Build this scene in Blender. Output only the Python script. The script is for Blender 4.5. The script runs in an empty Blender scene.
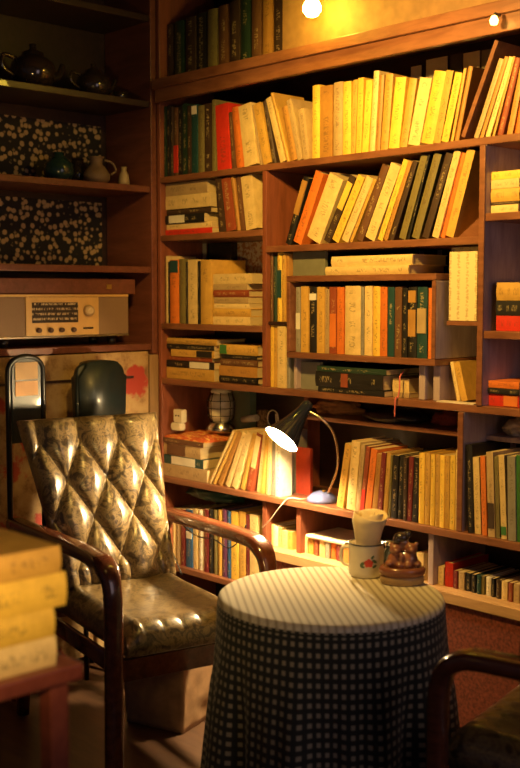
import bpy, bmesh, math, random
from mathutils import Vector, Matrix, Euler, noise
random.seed(7)
sc = bpy.context.scene
COL = sc.collection
PI = math.pi

# ------------------------------------------------------------------ camera
FPX = 1100.0
EYE = Vector((3.045, -2.395, 1.27))
PITCH = math.atan(89/1100.0)
HEAD = math.radians(136.5)
cam_d = bpy.data.cameras.new('camera')
cam = bpy.data.objects.new('camera', cam_d); COL.objects.link(cam)
cam.location = EYE
cam.rotation_euler = (PI/2-PITCH, 0, HEAD-PI/2)
cam_d.sensor_fit = 'VERTICAL'; cam_d.sensor_height = 36.0
cam_d.lens = FPX/768*36
cam_d.dof.use_dof = True; cam_d.dof.focus_distance = 3.15; cam_d.dof.aperture_fstop = 3.2
cam_d.clip_start = 0.05
sc.camera = cam

# ------------------------------------------------------------------ world, lights, exposure
w = bpy.data.worlds.new('world'); sc.world = w; w.use_nodes = True
w.node_tree.nodes['Background'].inputs[0].default_value = (0.75, 0.7, 0.95, 1)
w.node_tree.nodes['Background'].inputs[1].default_value = 0.030
sc.view_settings.view_transform = 'Standard'
sc.view_settings.look = 'None'
sc.view_settings.gamma = 1.0
sc.view_settings.exposure = 0.0
sc.view_settings.use_curve_mapping = False

def point_light(name, loc, energy, color, radius):
    l = bpy.data.lights.new(name, 'POINT'); l.energy = energy; l.color = color; l.shadow_soft_size = radius
    o = bpy.data.objects.new(name, l); o.location = loc; COL.objects.link(o); return o
WARM = (1.0, 0.56, 0.16)
# spot added above the frame, without a lamp body, to light the bookcase
sl = bpy.data.lights.new('added_bookcase_spot', 'SPOT'); sl.energy = 112; sl.color = (1.0, 0.57, 0.115); sl.spot_size = math.radians(108); sl.spot_blend = 0.7; sl.shadow_soft_size = 0.05
so = bpy.data.objects.new('added_bookcase_spot', sl); COL.objects.link(so); so.location = (1.32, -0.90, 2.03)
so.rotation_euler = (Vector((1.14, 0.0, 1.42))-so.location).to_track_quat('-Z', 'Y').to_euler()
# fill lights added out of frame, at right and left
# faint rosy area light, no window, added to lift the uprights' right faces
wl = bpy.data.lights.new('right_fill_light', 'AREA'); wl.shape = 'RECTANGLE'; wl.size = 0.9; wl.size_y = 1.2; wl.energy = 5.5; wl.color = (0.95, 0.70, 0.72)
wo = bpy.data.objects.new('right_fill_light', wl); COL.objects.link(wo); wo.location = (3.75, -0.9, 1.55)
wo.rotation_euler = (Vector((1.3, 0.0, 1.3))-wo.location).to_track_quat('-Z', 'Y').to_euler()
tl = bpy.data.lights.new('left_fill_light', 'SPOT'); tl.energy = 26; tl.color = (1.0, 0.62, 0.19); tl.spot_size = math.radians(70); tl.spot_blend = 1.0; tl.shadow_soft_size = 0.06  # unseen spot added to brighten the foreground books and armchair back
to = bpy.data.objects.new('left_fill_light', tl); COL.objects.link(to); to.location = (2.17, -1.99, 1.02)
to.rotation_euler = (Vector((1.25, -1.28, 0.98))-to.location).to_track_quat('-Z', 'Y').to_euler()

# ------------------------------------------------------------------ projection helpers
_h = (math.cos(HEAD), math.sin(HEAD))
FV = Vector((math.cos(PITCH)*_h[0], math.cos(PITCH)*_h[1], -math.sin(PITCH)))
UV_ = Vector((math.sin(PITCH)*_h[0], math.sin(PITCH)*_h[1], math.cos(PITCH)))
RV = Vector((_h[1], -_h[0], 0))
def at(px, py, ax, val):
    d = FV + RV*((px-260)/FPX) + UV_*((384-py)/FPX)
    t = (val-EYE[ax])/d[ax]
    return EYE + d*t
def XP(px, y, z):
    u = (px-260)/FPX; dy = y-EYE.y; dz = z-EYE.z
    return EYE.x + (u*(FV.y*dy+FV.z*dz)-RV.y*dy)/(RV.x-u*FV.x)
def ZP(py, x, y):
    v = (384-py)/FPX; dx = x-EYE.x; dy = y-EYE.y
    return EYE.z + (v*(FV.x*dx+FV.y*dy)-UV_.x*dx-UV_.y*dy)/(UV_.z-v*FV.z)

# ------------------------------------------------------------------ materials
def newmat(name):
    m = bpy.data.materials.new(name); m.use_nodes = True
    nt = m.node_tree; b = nt.nodes['Principled BSDF']; return m, nt, b
def nd(nt, t, **kw):
    n = nt.nodes.new(t)
    for k, v in kw.items():
        if k == 'inp':
            for i, x in v.items(): n.inputs[i].default_value = x
        else: setattr(n, k, v)
    return n
def lk(nt, a, b): nt.links.new(a, b)
def ramp(nt, fac, stops, interp='LINEAR'):
    r = nt.nodes.new('ShaderNodeValToRGB'); r.color_ramp.interpolation = interp
    e = r.color_ramp.elements
    while len(e) < len(stops): e.new(0.5)
    for i, (p, c) in enumerate(stops):
        e[i].position = p; e[i].color = (*c, 1) if len(c) == 3 else c
    lk(nt, fac, r.inputs[0]); return r.outputs[0]
def bump(nt, b, h, strength=0.3, dist=0.002):
    n = nd(nt, 'ShaderNodeBump', inp={'Strength': strength, 'Distance': dist})
    lk(nt, h, n.inputs['Height']); lk(nt, n.outputs[0], b.inputs['Normal'])
def objcoord(nt, scale=(1,1,1)):
    tc = nd(nt, 'ShaderNodeTexCoord'); mp = nd(nt, 'ShaderNodeMapping'); mp.inputs['Scale'].default_value = scale
    lk(nt, tc.outputs['Object'], mp.inputs[0]); return mp.outputs[0]
def plain(name, col, rough=0.5, metal=0.0, var=0.15, nscale=30, coat=0.0, bmp=0.1):
    m, nt, b = newmat(name)
    n = nd(nt, 'ShaderNodeTexNoise', inp={'Scale': nscale, 'Detail': 4}); lk(nt, objcoord(nt), n.inputs[0])
    lk(nt, ramp(nt, n.outputs[0], [(0.3, tuple(c*(1-var) for c in col)), (0.7, tuple(min(1, c*(1+var)) for c in col))]), b.inputs['Base Color'])
    b.inputs['Roughness'].default_value = rough; b.inputs['Metallic'].default_value = metal
    b.inputs['Coat Weight'].default_value = coat
    if bmp: bump(nt, b, n.outputs[0], bmp, 0.001)
    return m
def wood(name, c1, c2, rough=0.45, scale=(2, 14, 14), coat=0.0):
    m, nt, b = newmat(name)
    n = nd(nt, 'ShaderNodeTexNoise', inp={'Scale': 3.0, 'Detail': 8, 'Roughness': 0.65, 'Distortion': 0.6}); lk(nt, objcoord(nt, scale), n.inputs[0])
    n2 = nd(nt, 'ShaderNodeTexNoise', inp={'Scale': 5.0, 'Detail': 3}); lk(nt, objcoord(nt), n2.inputs[0])
    mx = nd(nt, 'ShaderNodeMath', operation='MULTIPLY_ADD', inp={1: 0.35}); lk(nt, n2.outputs[0], mx.inputs[0]); 
    sc_ = nd(nt, 'ShaderNodeMath', operation='MULTIPLY', inp={1: 0.65}); lk(nt, n.outputs[0], sc_.inputs[0]); lk(nt, sc_.outputs[0], mx.inputs[2])
    lk(nt, ramp(nt, mx.outputs[0], [(0.35, c1), (0.62, c2)]), b.inputs['Base Color'])
    b.inputs['Roughness'].default_value = rough; b.inputs['Coat Weight'].default_value = coat
    bump(nt, b, n.outputs[0], 0.2, 0.001)
    return m
def emis(name, col, s):
    m, nt, b = newmat(name)
    b.inputs['Base Color'].default_value = (1, .9, .7, 1)
    b.inputs['Emission Color'].default_value = (*col, 1); b.inputs['Emission Strength'].default_value = s
    return m

def book_cover_mat():
    m, nt, b = newmat('book_cover')
    oi = nd(nt, 'ShaderNodeObjectInfo')
    uv = nd(nt, 'ShaderNodeUVMap', uv_map='UVMap')
    sp = nd(nt, 'ShaderNodeSeparateXYZ'); lk(nt, uv.outputs[0], sp.inputs[0])
    rnd = nd(nt, 'ShaderNodeMath', operation='MULTIPLY', inp={1: 57.0}); lk(nt, oi.outputs['Random'], rnd.inputs[0])
    # glyph-like broken marks running down the middle of the spine
    cb = nd(nt, 'ShaderNodeCombineXYZ')
    a = nd(nt, 'ShaderNodeMath', operation='MULTIPLY', inp={1: 4.0}); lk(nt, sp.outputs[0], a.inputs[0])
    v = nd(nt, 'ShaderNodeMath', operation='MULTIPLY', inp={1: 55.0}); lk(nt, sp.outputs[1], v.inputs[0])
    lk(nt, a.outputs[0], cb.inputs[0]); lk(nt, v.outputs[0], cb.inputs[1]); lk(nt, rnd.outputs[0], cb.inputs[2])
    vn = nd(nt, 'ShaderNodeTexNoise', inp={'Scale': 1.0, 'Detail': 1.5}); lk(nt, cb.outputs[0], vn.inputs[0])
    g = nd(nt, 'ShaderNodeMath', operation='GREATER_THAN', inp={1: 0.53}); lk(nt, vn.outputs[0], g.inputs[0])
    cu = nd(nt, 'ShaderNodeMath', operation='SUBTRACT', inp={1: 0.5}); lk(nt, sp.outputs[0], cu.inputs[0])
    ab = nd(nt, 'ShaderNodeMath', operation='ABSOLUTE'); lk(nt, cu.outputs[0], ab.inputs[0])
    lt = nd(nt, 'ShaderNodeMath', operation='LESS_THAN', inp={1: 0.20}); lk(nt, ab.outputs[0], lt.inputs[0])
    cb2 = nd(nt, 'ShaderNodeCombineXYZ')
    v2 = nd(nt, 'ShaderNodeMath', operation='MULTIPLY', inp={1: 5.0}); lk(nt, sp.outputs[1], v2.inputs[0])
    lk(nt, v2.outputs[0], cb2.inputs[1]); lk(nt, rnd.outputs[0], cb2.inputs[2])
    zn = nd(nt, 'ShaderNodeTexNoise', inp={'Scale': 1.0, 'Detail': 0}); lk(nt, cb2.outputs[0], zn.inputs[0])
    zg = nd(nt, 'ShaderNodeMath', operation='GREATER_THAN', inp={1: 0.47}); lk(nt, zn.outputs[0], zg.inputs[0])
    inr = nd(nt, 'ShaderNodeMath', operation='GREATER_THAN', inp={1: 0.07}); lk(nt, sp.outputs[1], inr.inputs[0])
    inr2 = nd(nt, 'ShaderNodeMath', operation='LESS_THAN', inp={1: 0.93}); lk(nt, sp.outputs[1], inr2.inputs[0])
    cur = g.outputs[0]
    for q in (lt, zg, inr, inr2):
        mm = nd(nt, 'ShaderNodeMath', operation='MULTIPLY'); lk(nt, cur, mm.inputs[0]); lk(nt, q.outputs[0], mm.inputs[1]); cur = mm.outputs[0]
    fade = nd(nt, 'ShaderNodeMath', operation='MULTIPLY', inp={1: 0.42}); lk(nt, cur, fade.inputs[0])
    # mark colour: dark on pale covers, gold on dark ones
    bw = nd(nt, 'ShaderNodeRGBToBW'); lk(nt, oi.outputs['Color'], bw.inputs[0])
    mc = ramp(nt, bw.outputs[0], [(0.0, (0.62, 0.48, 0.22)), (0.13, (0.09, 0.05, 0.03))], 'CONSTANT')
    wn = nd(nt, 'ShaderNodeTexNoise', inp={'Scale': 22.0, 'Detail': 5, 'Roughness': 0.7}); lk(nt, objcoord(nt), wn.inputs[0])
    wr = ramp(nt, wn.outputs[0], [(0.3, (0.78, 0.74, 0.68)), (0.65, (1.05, 1.03, 1.0))])
    wm = nd(nt, 'ShaderNodeMix', data_type='RGBA', blend_type='MULTIPLY', inp={0: 1.0}); lk(nt, oi.outputs['Color'], wm.inputs[6]); lk(nt, wr, wm.inputs[7])
    mx = nd(nt, 'ShaderNodeMix', data_type='RGBA'); lk(nt, fade.outputs[0], mx.inputs[0]); lk(nt, wm.outputs[2], mx.inputs[6]); lk(nt, mc, mx.inputs[7])
    lk(nt, mx.outputs[2], b.inputs['Base Color'])
    b.inputs['Roughness'].default_value = 0.5
    bump(nt, b, wn.outputs[0], 0.12, 0.001)
    return m
def paper_mat(name, col):
    m, nt, b = newmat(name)
    n = nd(nt, 'ShaderNodeTexNoise', inp={'Scale': 8.0, 'Detail': 4}); lk(nt, objcoord(nt, (260, 2, 2)), n.inputs[0])
    lk(nt, ramp(nt, n.outputs[0], [(0.3, tuple(c*0.72 for c in col)), (0.7, col)]), b.inputs['Base Color'])
    b.inputs['Roughness'].default_value = 0.85
    bump(nt, b, n.outputs[0], 0.3, 0.0006)
    return m
def objcol_mat(name, rough=0.6):
    m, nt, b = newmat(name)
    oi = nd(nt, 'ShaderNodeObjectInfo')
    n = nd(nt, 'ShaderNodeTexNoise', inp={'Scale': 14.0, 'Detail': 5}); lk(nt, objcoord(nt), n.inputs[0])
    wm = nd(nt, 'ShaderNodeMix', data_type='RGBA', blend_type='MULTIPLY', inp={0: 1.0})
    lk(nt, oi.outputs['Color'], wm.inputs[6]); lk(nt, ramp(nt, n.outputs[0], [(0.3, (.75, .75, .75)), (0.7, (1.1, 1.1, 1.1))]), wm.inputs[7])
    lk(nt, wm.outputs[2], b.inputs['Base Color']); b.inputs['Roughness'].default_value = rough
    return m
M = {}
M['cover'] = book_cover_mat()
M['pages'] = paper_mat('page_block', (0.64, 0.49, 0.26))
M['tint'] = objcol_mat('tinted_paper')
M['shelfwood'] = wood('varnished_shelf_wood', (0.13, 0.045, 0.022), (0.27, 0.11, 0.055), 0.38, coat=0.15)
M['greywood'] = wood('lilac_grey_plywood', (0.28, 0.20, 0.22), (0.48, 0.38, 0.40), 0.4, (14, 14, 2))  # plywood of a greyer, lilac tone
M['redwood'] = wood('reddish_plywood', (0.16, 0.05, 0.025), (0.30, 0.09, 0.045), 0.4, (14, 14, 2))
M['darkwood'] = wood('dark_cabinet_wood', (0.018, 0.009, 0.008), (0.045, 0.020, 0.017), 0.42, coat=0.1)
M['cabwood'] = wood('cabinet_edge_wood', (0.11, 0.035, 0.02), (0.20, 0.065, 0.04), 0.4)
M['armwood'] = wood('polished_arm_wood', (0.055, 0.015, 0.008), (0.13, 0.038, 0.017), 0.22, (3, 16, 16), 0.5)
M['edge'] = wood('lit_ledge_wood', (0.36, 0.20, 0.09), (0.55, 0.34, 0.17), 0.45)  # paler than the shelves, standing for light falling on the ledge
M['floor'] = wood('floor_boards', (0.05, 0.025, 0.015), (0.11, 0.055, 0.03), 0.45, (1.5, 10, 1))
M['wall'] = plain('dark_plaster', (0.09, 0.06, 0.04), 0.85)
M['black'] = plain('black_plastic', (0.012, 0.012, 0.014), 0.25, coat=0.3)
M['blackmetal'] = plain('black_metal', (0.015, 0.015, 0.016), 0.3, 0.6)
M['chrome'] = plain('chrome', (0.6, 0.58, 0.52), 0.22, 1.0, 0.05)
M['enamel'] = plain('cream_enamel', (0.72, 0.66, 0.5), 0.25, coat=0.4, var=0.05)

# ------------------------------------------------------------------ mesh helpers
def link(name, me, mat=None, parent=None, smooth=False, loc=None, rot=None):
    o = bpy.data.objects.new(name, me); COL.objects.link(o)
    if mat is not None:
        if not isinstance(mat, (list, tuple)): mat = [mat]
        for m_ in mat: me.materials.append(m_)
    if parent: o.parent = parent
    if smooth:
        for p in me.polygons: p.use_smooth = True
    if loc is not None: o.location = loc
    if rot is not None: o.rotation_euler = rot
    return o
def from_bm(name, bm, mat=None, parent=None, smooth=False, loc=None, rot=None):
    bmesh.ops.recalc_face_normals(bm, faces=bm.faces)
    me = bpy.data.meshes.new(name); bm.to_mesh(me); bm.free()
    return link(name, me, mat, parent, smooth, loc, rot)
def add_box(bm, x0, x1, y0, y1, z0, z1, mi=0, mtx=None):
    vs = [bm.verts.new((x, y, z)) for x in (x0, x1) for y in (y0, y1) for z in (z0, z1)]
    fs = [(0,1,3,2), (4,6,7,5), (0,4,5,1), (2,3,7,6), (0,2,6,4), (1,5,7,3)]
    out = []
    for f in fs:
        fc = bm.faces.new([vs[i] for i in f]); fc.material_index = mi; out.append(fc)
    if mtx is not None:
        for v in vs: v.co = mtx @ v.co
    return vs
def box(name, x0, x1, y0, y1, z0, z1, mat, parent=None, bev=0.002):
    # mesh centred on its own origin so grain follows the board
    cx, cy, cz = (x0+x1)/2, (y0+y1)/2, z0
    bm = bmesh.new(); add_box(bm, x0-cx, x1-cx, y0-cy, y1-cy, 0, z1-z0)
    if bev: bmesh.ops.bevel(bm, geom=bm.edges[:], offset=bev, segments=2, affect='EDGES', profile=0.5)
    return from_bm(name, bm, mat, parent, loc=(cx, cy, cz))
def add_tube(bm, pts, r, n=8, caps=True, mi=0):
    pts = [Vector(p) for p in pts]
    rs = r if isinstance(r, (list, tuple)) else [r]*len(pts)
    rings = []; prev = None
    for i, p in enumerate(pts):
        t = (pts[min(i+1, len(pts)-1)]-pts[max(i-1, 0)]).normalized()
        if prev is None:
            up = Vector((0, 0, 1)) if abs(t.z) < 0.9 else Vector((1, 0, 0)); a = t.cross(up).normalized()
        else: a = (prev - t*prev.dot(t)).normalized()
        prev = a; b_ = t.cross(a)
        rings.append([bm.verts.new(p + (a*math.cos(2*PI*k/n)+b_*math.sin(2*PI*k/n))*rs[i]) for k in range(n)])
    for i in range(len(rings)-1):
        for k in range(n):
            f = bm.faces.new((rings[i][k], rings[i][(k+1) % n], rings[i+1][(k+1) % n], rings[i+1][k])); f.material_index = mi; f.smooth = True
    if caps:
        for rg in (rings[0], rings[-1]):
            try: bm.faces.new(rg).material_index = mi
            except ValueError: pass
def add_lathe(bm, prof, n=32, c=(0, 0, 0), mi=0, sy=1.0):
    rings = []
    for r, z in prof:
        if r < 1e-5: rings.append([bm.verts.new((c[0], c[1], c[2]+z))])
        else: rings.append([bm.verts.new((c[0]+r*math.cos(2*PI*k/n), c[1]+sy*r*math.sin(2*PI*k/n), c[2]+z)) for k in range(n)])
    for a, b_ in zip(rings, rings[1:]):
        for k in range(n):
            if len(a) == 1 and len(b_) == 1: continue
            if len(a) == 1: f = bm.faces.new((a[0], b_[k], b_[(k+1) % n]))
            elif len(b_) == 1: f = bm.faces.new((a[k], a[(k+1) % n], b_[0]))
            else: f = bm.faces.new((a[k], a[(k+1) % n], b_[(k+1) % n], b_[k]))
            f.material_index = mi; f.smooth = True
def lathe(name, prof, mat, parent=None, n=32, loc=None, rot=None, sy=1.0):
    bm = bmesh.new(); add_lathe(bm, prof, n, sy=sy); return from_bm(name, bm, mat, parent, loc=loc, rot=rot)
def sweep(bm, pts, wd, th, side=Vector((0, 1, 0)), n=16, power=0.5):
    """rounded rectangular section (wd along side, th across) along pts"""
    pts = [Vector(p) for p in pts]; rings = []
    for i, p in enumerate(pts):
        t = (pts[min(i+1, len(pts)-1)]-pts[max(i-1, 0)]).normalized()
        nn = t.cross(side).normalized()
        W = wd[i] if isinstance(wd, list) else wd; T = th[i] if isinstance(th, list) else th
        ring = []
        for k in range(n):
            a = 2*PI*(k+0.5)/n; ca, sa = math.cos(a), math.sin(a)
            ring.append(bm.verts.new(p + side*(W/2*math.copysign(abs(ca)**power, ca)) + nn*(T/2*math.copysign(abs(sa)**power, sa))))
        rings.append(ring)
    for i in range(len(rings)-1):
        for k in range(n):
            f = bm.faces.new((rings[i][k], rings[i][(k+1) % n], rings[i+1][(k+1) % n], rings[i+1][k])); f.smooth = True
    bm.faces.new(rings[0]); bm.faces.new(rings[-1])
def smoothpath(pts, n=8):
    pts = [Vector(p) for p in pts]; out = []
    P = [pts[0]*2-pts[1]]+pts+[pts[-1]*2-pts[-2]]
    for i in range(1, len(P)-2):
        a, b_, c, d = P[i-1], P[i], P[i+1], P[i+2]
        for k in range(n):
            t = k/n
            out.append(0.5*((2*b_)+(c-a)*t+(2*a-5*b_+4*c-d)*t*t+(3*b_-a-3*c+d)*t**3))
    out.append(pts[-1]); return out
def tag(o, label, cat, group=None):
    o['label'] = label; o['category'] = cat
    if group: o['group'] = group
    return o
def thing(name, label, cat, loc=(0, 0, 0), rotz=0, group=None):
    o = bpy.data.objects.new(name, None); COL.objects.link(o); o.location = loc; o.rotation_euler = (0, 0, rotz)
    o.empty_display_size = 0.05
    return tag(o, label, cat, group)
def struct(name, x0, x1, y0, y1, z0, z1, mat):
    o = box(name, x0, x1, y0, y1, z0, z1, mat, bev=0); o['kind'] = 'structure'; return o

# ------------------------------------------------------------------ the room
struct('floor', -0.40, 3.8, -3.0, 0.40, -0.03, 0.0, M['floor'])
struct('wall_back', -0.40, 3.8, 0.30, 0.40, 0.0, 2.6, M['wall'])
struct('wall_left', -0.40, -0.32, -3.0, 0.30, 0.0, 2.6, M['wall'])
struct('ceiling', -0.40, 3.8, -3.0, 0.40, 2.6, 2.65, M['wall'])

# ------------------------------------------------------------------ wall bookcase (front plane y=0)
ZA, ZB, ZBL, ZCL, ZD, ZE, ZM, ZF, ZFL = 1.675, 1.422, 1.475, 1.172, 0.980, 0.637, 0.897, 0.472, 0.325
T = 0.020
bc = thing('bookcase', 'tall built-in wooden bookcase of uneven shelves filling the wall behind the round table', 'bookcase', (0.75, 0.13, 0))
def bpart(name, x0, x1, y0, y1, z0, z1, mat):
    o = box(name, x0, x1, y0, y1, z0, z1, mat); 
    o.parent = bc; o.location -= bc.location; return o
DP = 0.25; RX = 1.95
def shelf(x0, x1, ztop, y0=0.0, y1=DP, t=T, mat='shelfwood', name='shelf'): return bpart(name, x0, x1, y0, y1, ztop-t, ztop, M[mat])
def upright(x, z0, z1, y0=0.0, y1=DP, t=0.018, mat='redwood'): return bpart('upright', x-t, x, y0, y1, z0, z1, M[mat])
U1, U2, U3 = 0.548, 1.366, 1.309
upright(0.020, 0.0, 2.5, 0.0)
upright(U1, ZD, ZA-T, 0.001); upright(U1, ZE, ZD-T, 0.19)
upright(U1, 0.0, ZE-T, 0.001)
upright(U2, ZD, ZA-T, 0.001, mat='greywood')
upright(U3, ZE, ZD-T, 0.001, mat='greywood')
upright(0.700, ZF, ZE-T, 0.002)
upright(1.212, ZF, ZE-T, 0.002, mat='greywood')
upright(1.95, 0.0, 2.4, 0.0)
for xe, ze0, ze1 in ((U2, ZD, ZA-T), (U3, ZE, ZD-T)): bpart('edge_strip', xe-.018, xe, -.004, .0006, ze0+.0005, ze1-.0005, M['shelfwood'])
shelf(0.020, RX, ZA); shelf(U1, U2-0.018, ZB); shelf(0.020, U1-0.018, ZBL); shelf(0.020, U1-0.018, ZCL)
shelf(0.020, RX, ZD); shelf(0.020, RX, ZE, -0.012)
shelf(0.66, U3-0.018, ZM, 0.06, DP, 0.014)
shelf(U3, RX, ZM-0.007, 0.10, DP, 0.014, 'greywood')
shelf(U1, RX, ZF, -0.03, DP, 0.03, 'edge', 'ledge')
shelf(0.020, U1-0.018, ZFL)
bpart('kick_panel', U1, RX, -0.02, 0.0, 0.0, ZF-0.032, plain('speckled_red_panel', (0.16, 0.035, 0.022), 0.8, var=0.5, nscale=120))
shelf(0.020, RX, 2.005, -0.02, DP, 0.02)
bpart('rail', 0.021, RX, -0.022, -0.002, 1.925, 1.980, M['shelfwood'])
bpart('moulding', 0.021, RX, -0.036, -0.022, 1.968, 2.000, M['shelfwood'])
bpart('glow_board', 0.625, RX, -0.006, 0.004, 2.006, 2.5, plain('ochre_board', (0.24, 0.13, 0.055), 0.7))  # board added behind the bulb to catch its light as a glow
bpart('back_panel', 0.0, RX, DP+0.002, DP+0.012, 0.0, 2.0, M['darkwood'])
shelf(U2, RX, 1.48); shelf(U2+0.0005, RX, 1.177, 0.0)
# narrow strip compartment and small inset box case
shelf(U1, 0.640, 1.187, 0.01, DP, 0.010, 'darkwood')
shelf(1.232, U2-0.018, 1.200, 0.02, DP, 0.012)
# ------------------------------------------------------------------ inset box standing on the bookcase
ibx = thing('open_box_shelf', 'open wooden box shelf set inside the bookcase above the stacked black books', 'shelf', (0.934, 0.12, 1.09))
def ip(name, x0, x1, y0, y1, z0, z1, mat='shelfwood'):
    o = box(name, x0, x1, y0, y1, z0, z1, M[mat]); o.parent = ibx; o.location -= ibx.location; return o
BX0, BX1, BZ0, BZ1 = 0.650, 1.218, 1.078, 1.328
ip('bottom_board', BX0, BX1, -0.01, 0.21, BZ0, BZ0+0.018); ip('top_board', BX0, BX1, -0.01, 0.21, BZ1-0.018, BZ1)
ip('side_board', BX0, BX0+0.014, -0.01, 0.21, BZ0+0.019, BZ1-0.019); ip('side_board', BX1-0.014, BX1, -0.006, 0.21, BZ0+0.019, BZ1-0.019, 'greywood'); ip('edge_strip', BX1-0.014, BX1, -0.01, -0.0065, BZ0+0.019, BZ1-0.019)
for x_ in (1.140, 1.190):
    ip('support_post', x_, x_+0.022, 0.02, 0.20, ZD+0.0005, BZ0-0.001, 'greywood')
ip('support_post', 0.652, 0.664, 0.02, 0.20, ZD+0.0005, BZ0-0.001, 'greywood')

# ------------------------------------------------------------------ books
PAL = dict(cr=('cream', (0.78, 0.60, 0.29)), ye=('yellow', (0.88, 0.60, 0.10)), mu=('mustard', (0.62, 0.38, 0.09)), oc=('ochre', (0.46, 0.24, 0.06)),
           tn=('tan', (0.48, 0.35, 0.19)), og=('orange', (0.72, 0.20, 0.035)), rd=('red', (0.62, 0.035, 0.02)), mr=('maroon', (0.18, 0.025, 0.03)),
           br=('brown', (0.15, 0.07, 0.035)), db=('dark brown', (0.055, 0.032, 0.022)), bk=('black', (0.014, 0.013, 0.014)), dg=('dark green', (0.018, 0.045, 0.03)),
           te=('teal', (0.015, 0.065, 0.075)), ol=('olive', (0.21, 0.18, 0.07)), gy=('grey', (0.28, 0.27, 0.24)), bl=('blue', (0.03, 0.12, 0.32)),
           wh=('white', (0.82, 0.78, 0.68)), pu=('purple', (0.12, 0.04, 0.12)), gr=('green', (0.05, 0.20, 0.05)), rb=('red-brown', (0.30, 0.07, 0.03)))
def book_meshes(t, d, h, hard):
    """cover (boards and spine) and page block; spine faces -y; x thickness, z height; origin at the lower left spine corner"""
    c = min(0.0022 if hard else 0.0008, t*0.2); bm = bmesh.new(); uvl = bm.loops.layers.uv.new('UVMap')
    ns = 5; arc = (0.0035 if hard else 0.0010) * min(1, t/0.015)
    sp = [(t*k/ns, arc*(1-math.sin(PI*k/ns))) for k in range(ns+1)]
    out = [(0, d)] + sp + [(t, d), (t-c, d), (t-c, c+arc), (c, c+arc), (c, d)]
    lo = [bm.verts.new((x, y, 0)) for x, y in out]; hi = [bm.verts.new((x, y, h)) for x, y in out]
    n = len(out)
    for i in range(n):
        j = (i+1) % n
        f = bm.faces.new((lo[i], lo[j], hi[j], hi[i]))
        if 1 <= i <= ns:
            for l in f.loops: l[uvl].uv = (l.vert.co.x/t, l.vert.co.z/h)
        else:
            for l in f.loops: l[uvl].uv = (-1, -1)
    for ring in (lo, hi):
        # U-shaped ends as quads
        q = [(ring[0], ring[1], ring[n-2], ring[n-1]), (ring[ns+1], ring[ns+2], ring[ns+3], ring[ns+4])]
        mid = ring[1:ns+2] + [ring[ns+4], ring[n-2]]
        for a in q + [mid]:
            f = bm.faces.new(a)
            for l in f.loops: l[uvl].uv = (-1, -1)
    bmesh.ops.recalc_face_normals(bm, faces=bm.faces)
    me = bpy.data.meshes.new('book_cover'); bm.to_mesh(me); bm.free()
    bm = bmesh.new(); e = 0.003 if hard else 0.0006
    add_box(bm, c+0.0001, t-c-0.0001, c+arc+0.0001, d-e-0.0005, e, h-e)
    bmesh.ops.recalc_face_normals(bm, faces=bm.faces)
    mp = bpy.data.meshes.new('pages'); bm.to_mesh(mp); bm.free()
    return me, mp
BOOKS = []
def make_book(t, d, h, colkey, hard, loc, rot, band=None, kind='book'):
    me, mp = book_meshes(t, d, h, hard)
    jit = 1+random.uniform(-0.10, 0.10)
    c = PAL[colkey][1]
    o = link('book', me, M['cover'], loc=loc, rot=rot)
    o.color = tuple(min(1, x*jit) for x in c)+(1,)
    p = link('pages', mp, M['pages'], o)
    if band:
        for (v0, v1, ck) in band:
            bm = bmesh.new(); add_box(bm, t*0.06, t*0.94, -0.0009, 0.004, h*v0, h*v1)
            s = from_bm('spine_label', bm, M['tint'], o); s.color = (*PAL[ck][1], 1); s['label'] = PAL[ck][0]+' spine label'
    return o
def poly(x0, x1, a, t, h, zs):
    # rectangle standing on the shelf leaning by a (right positive), pivot on its low corner
    s, c = math.sin(a), math.cos(a)
    if a >= 0: px_, pz = x1-t*c, zs+t*s
    else: px_, pz = x0, zs
    f = lambda lx, lz: (px_+lx*c+lz*s, pz-lx*s+lz*c)
    return [f(0, 0), f(t, 0), f(t, h), f(0, h)], px_, pz
def sat(A, B):
    for P in (A, B):
        for i in range(4):
            ex = (P[(i+1) % 4][0]-P[i][0], P[(i+1) % 4][1]-P[i][1]); n_ = (-ex[1], ex[0])
            pa = [q[0]*n_[0]+q[1]*n_[1] for q in A]; pb = [q[0]*n_[0]+q[1]*n_[1] for q in B]
            if max(pa) <= min(pb)+1e-9 or max(pb) <= min(pa)+1e-9: return False
    return True
ORD = ['first','second','third','fourth','fifth','sixth','seventh','eighth','ninth','tenth','eleventh','twelfth','thirteenth','fourteenth','fifteenth','sixteenth','seventeenth','eighteenth','nineteenth','twentieth','twenty-first','twenty-second','twenty-third','twenty-fourth','twenty-fifth','twenty-sixth','twenty-seventh','twenty-eighth']
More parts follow.
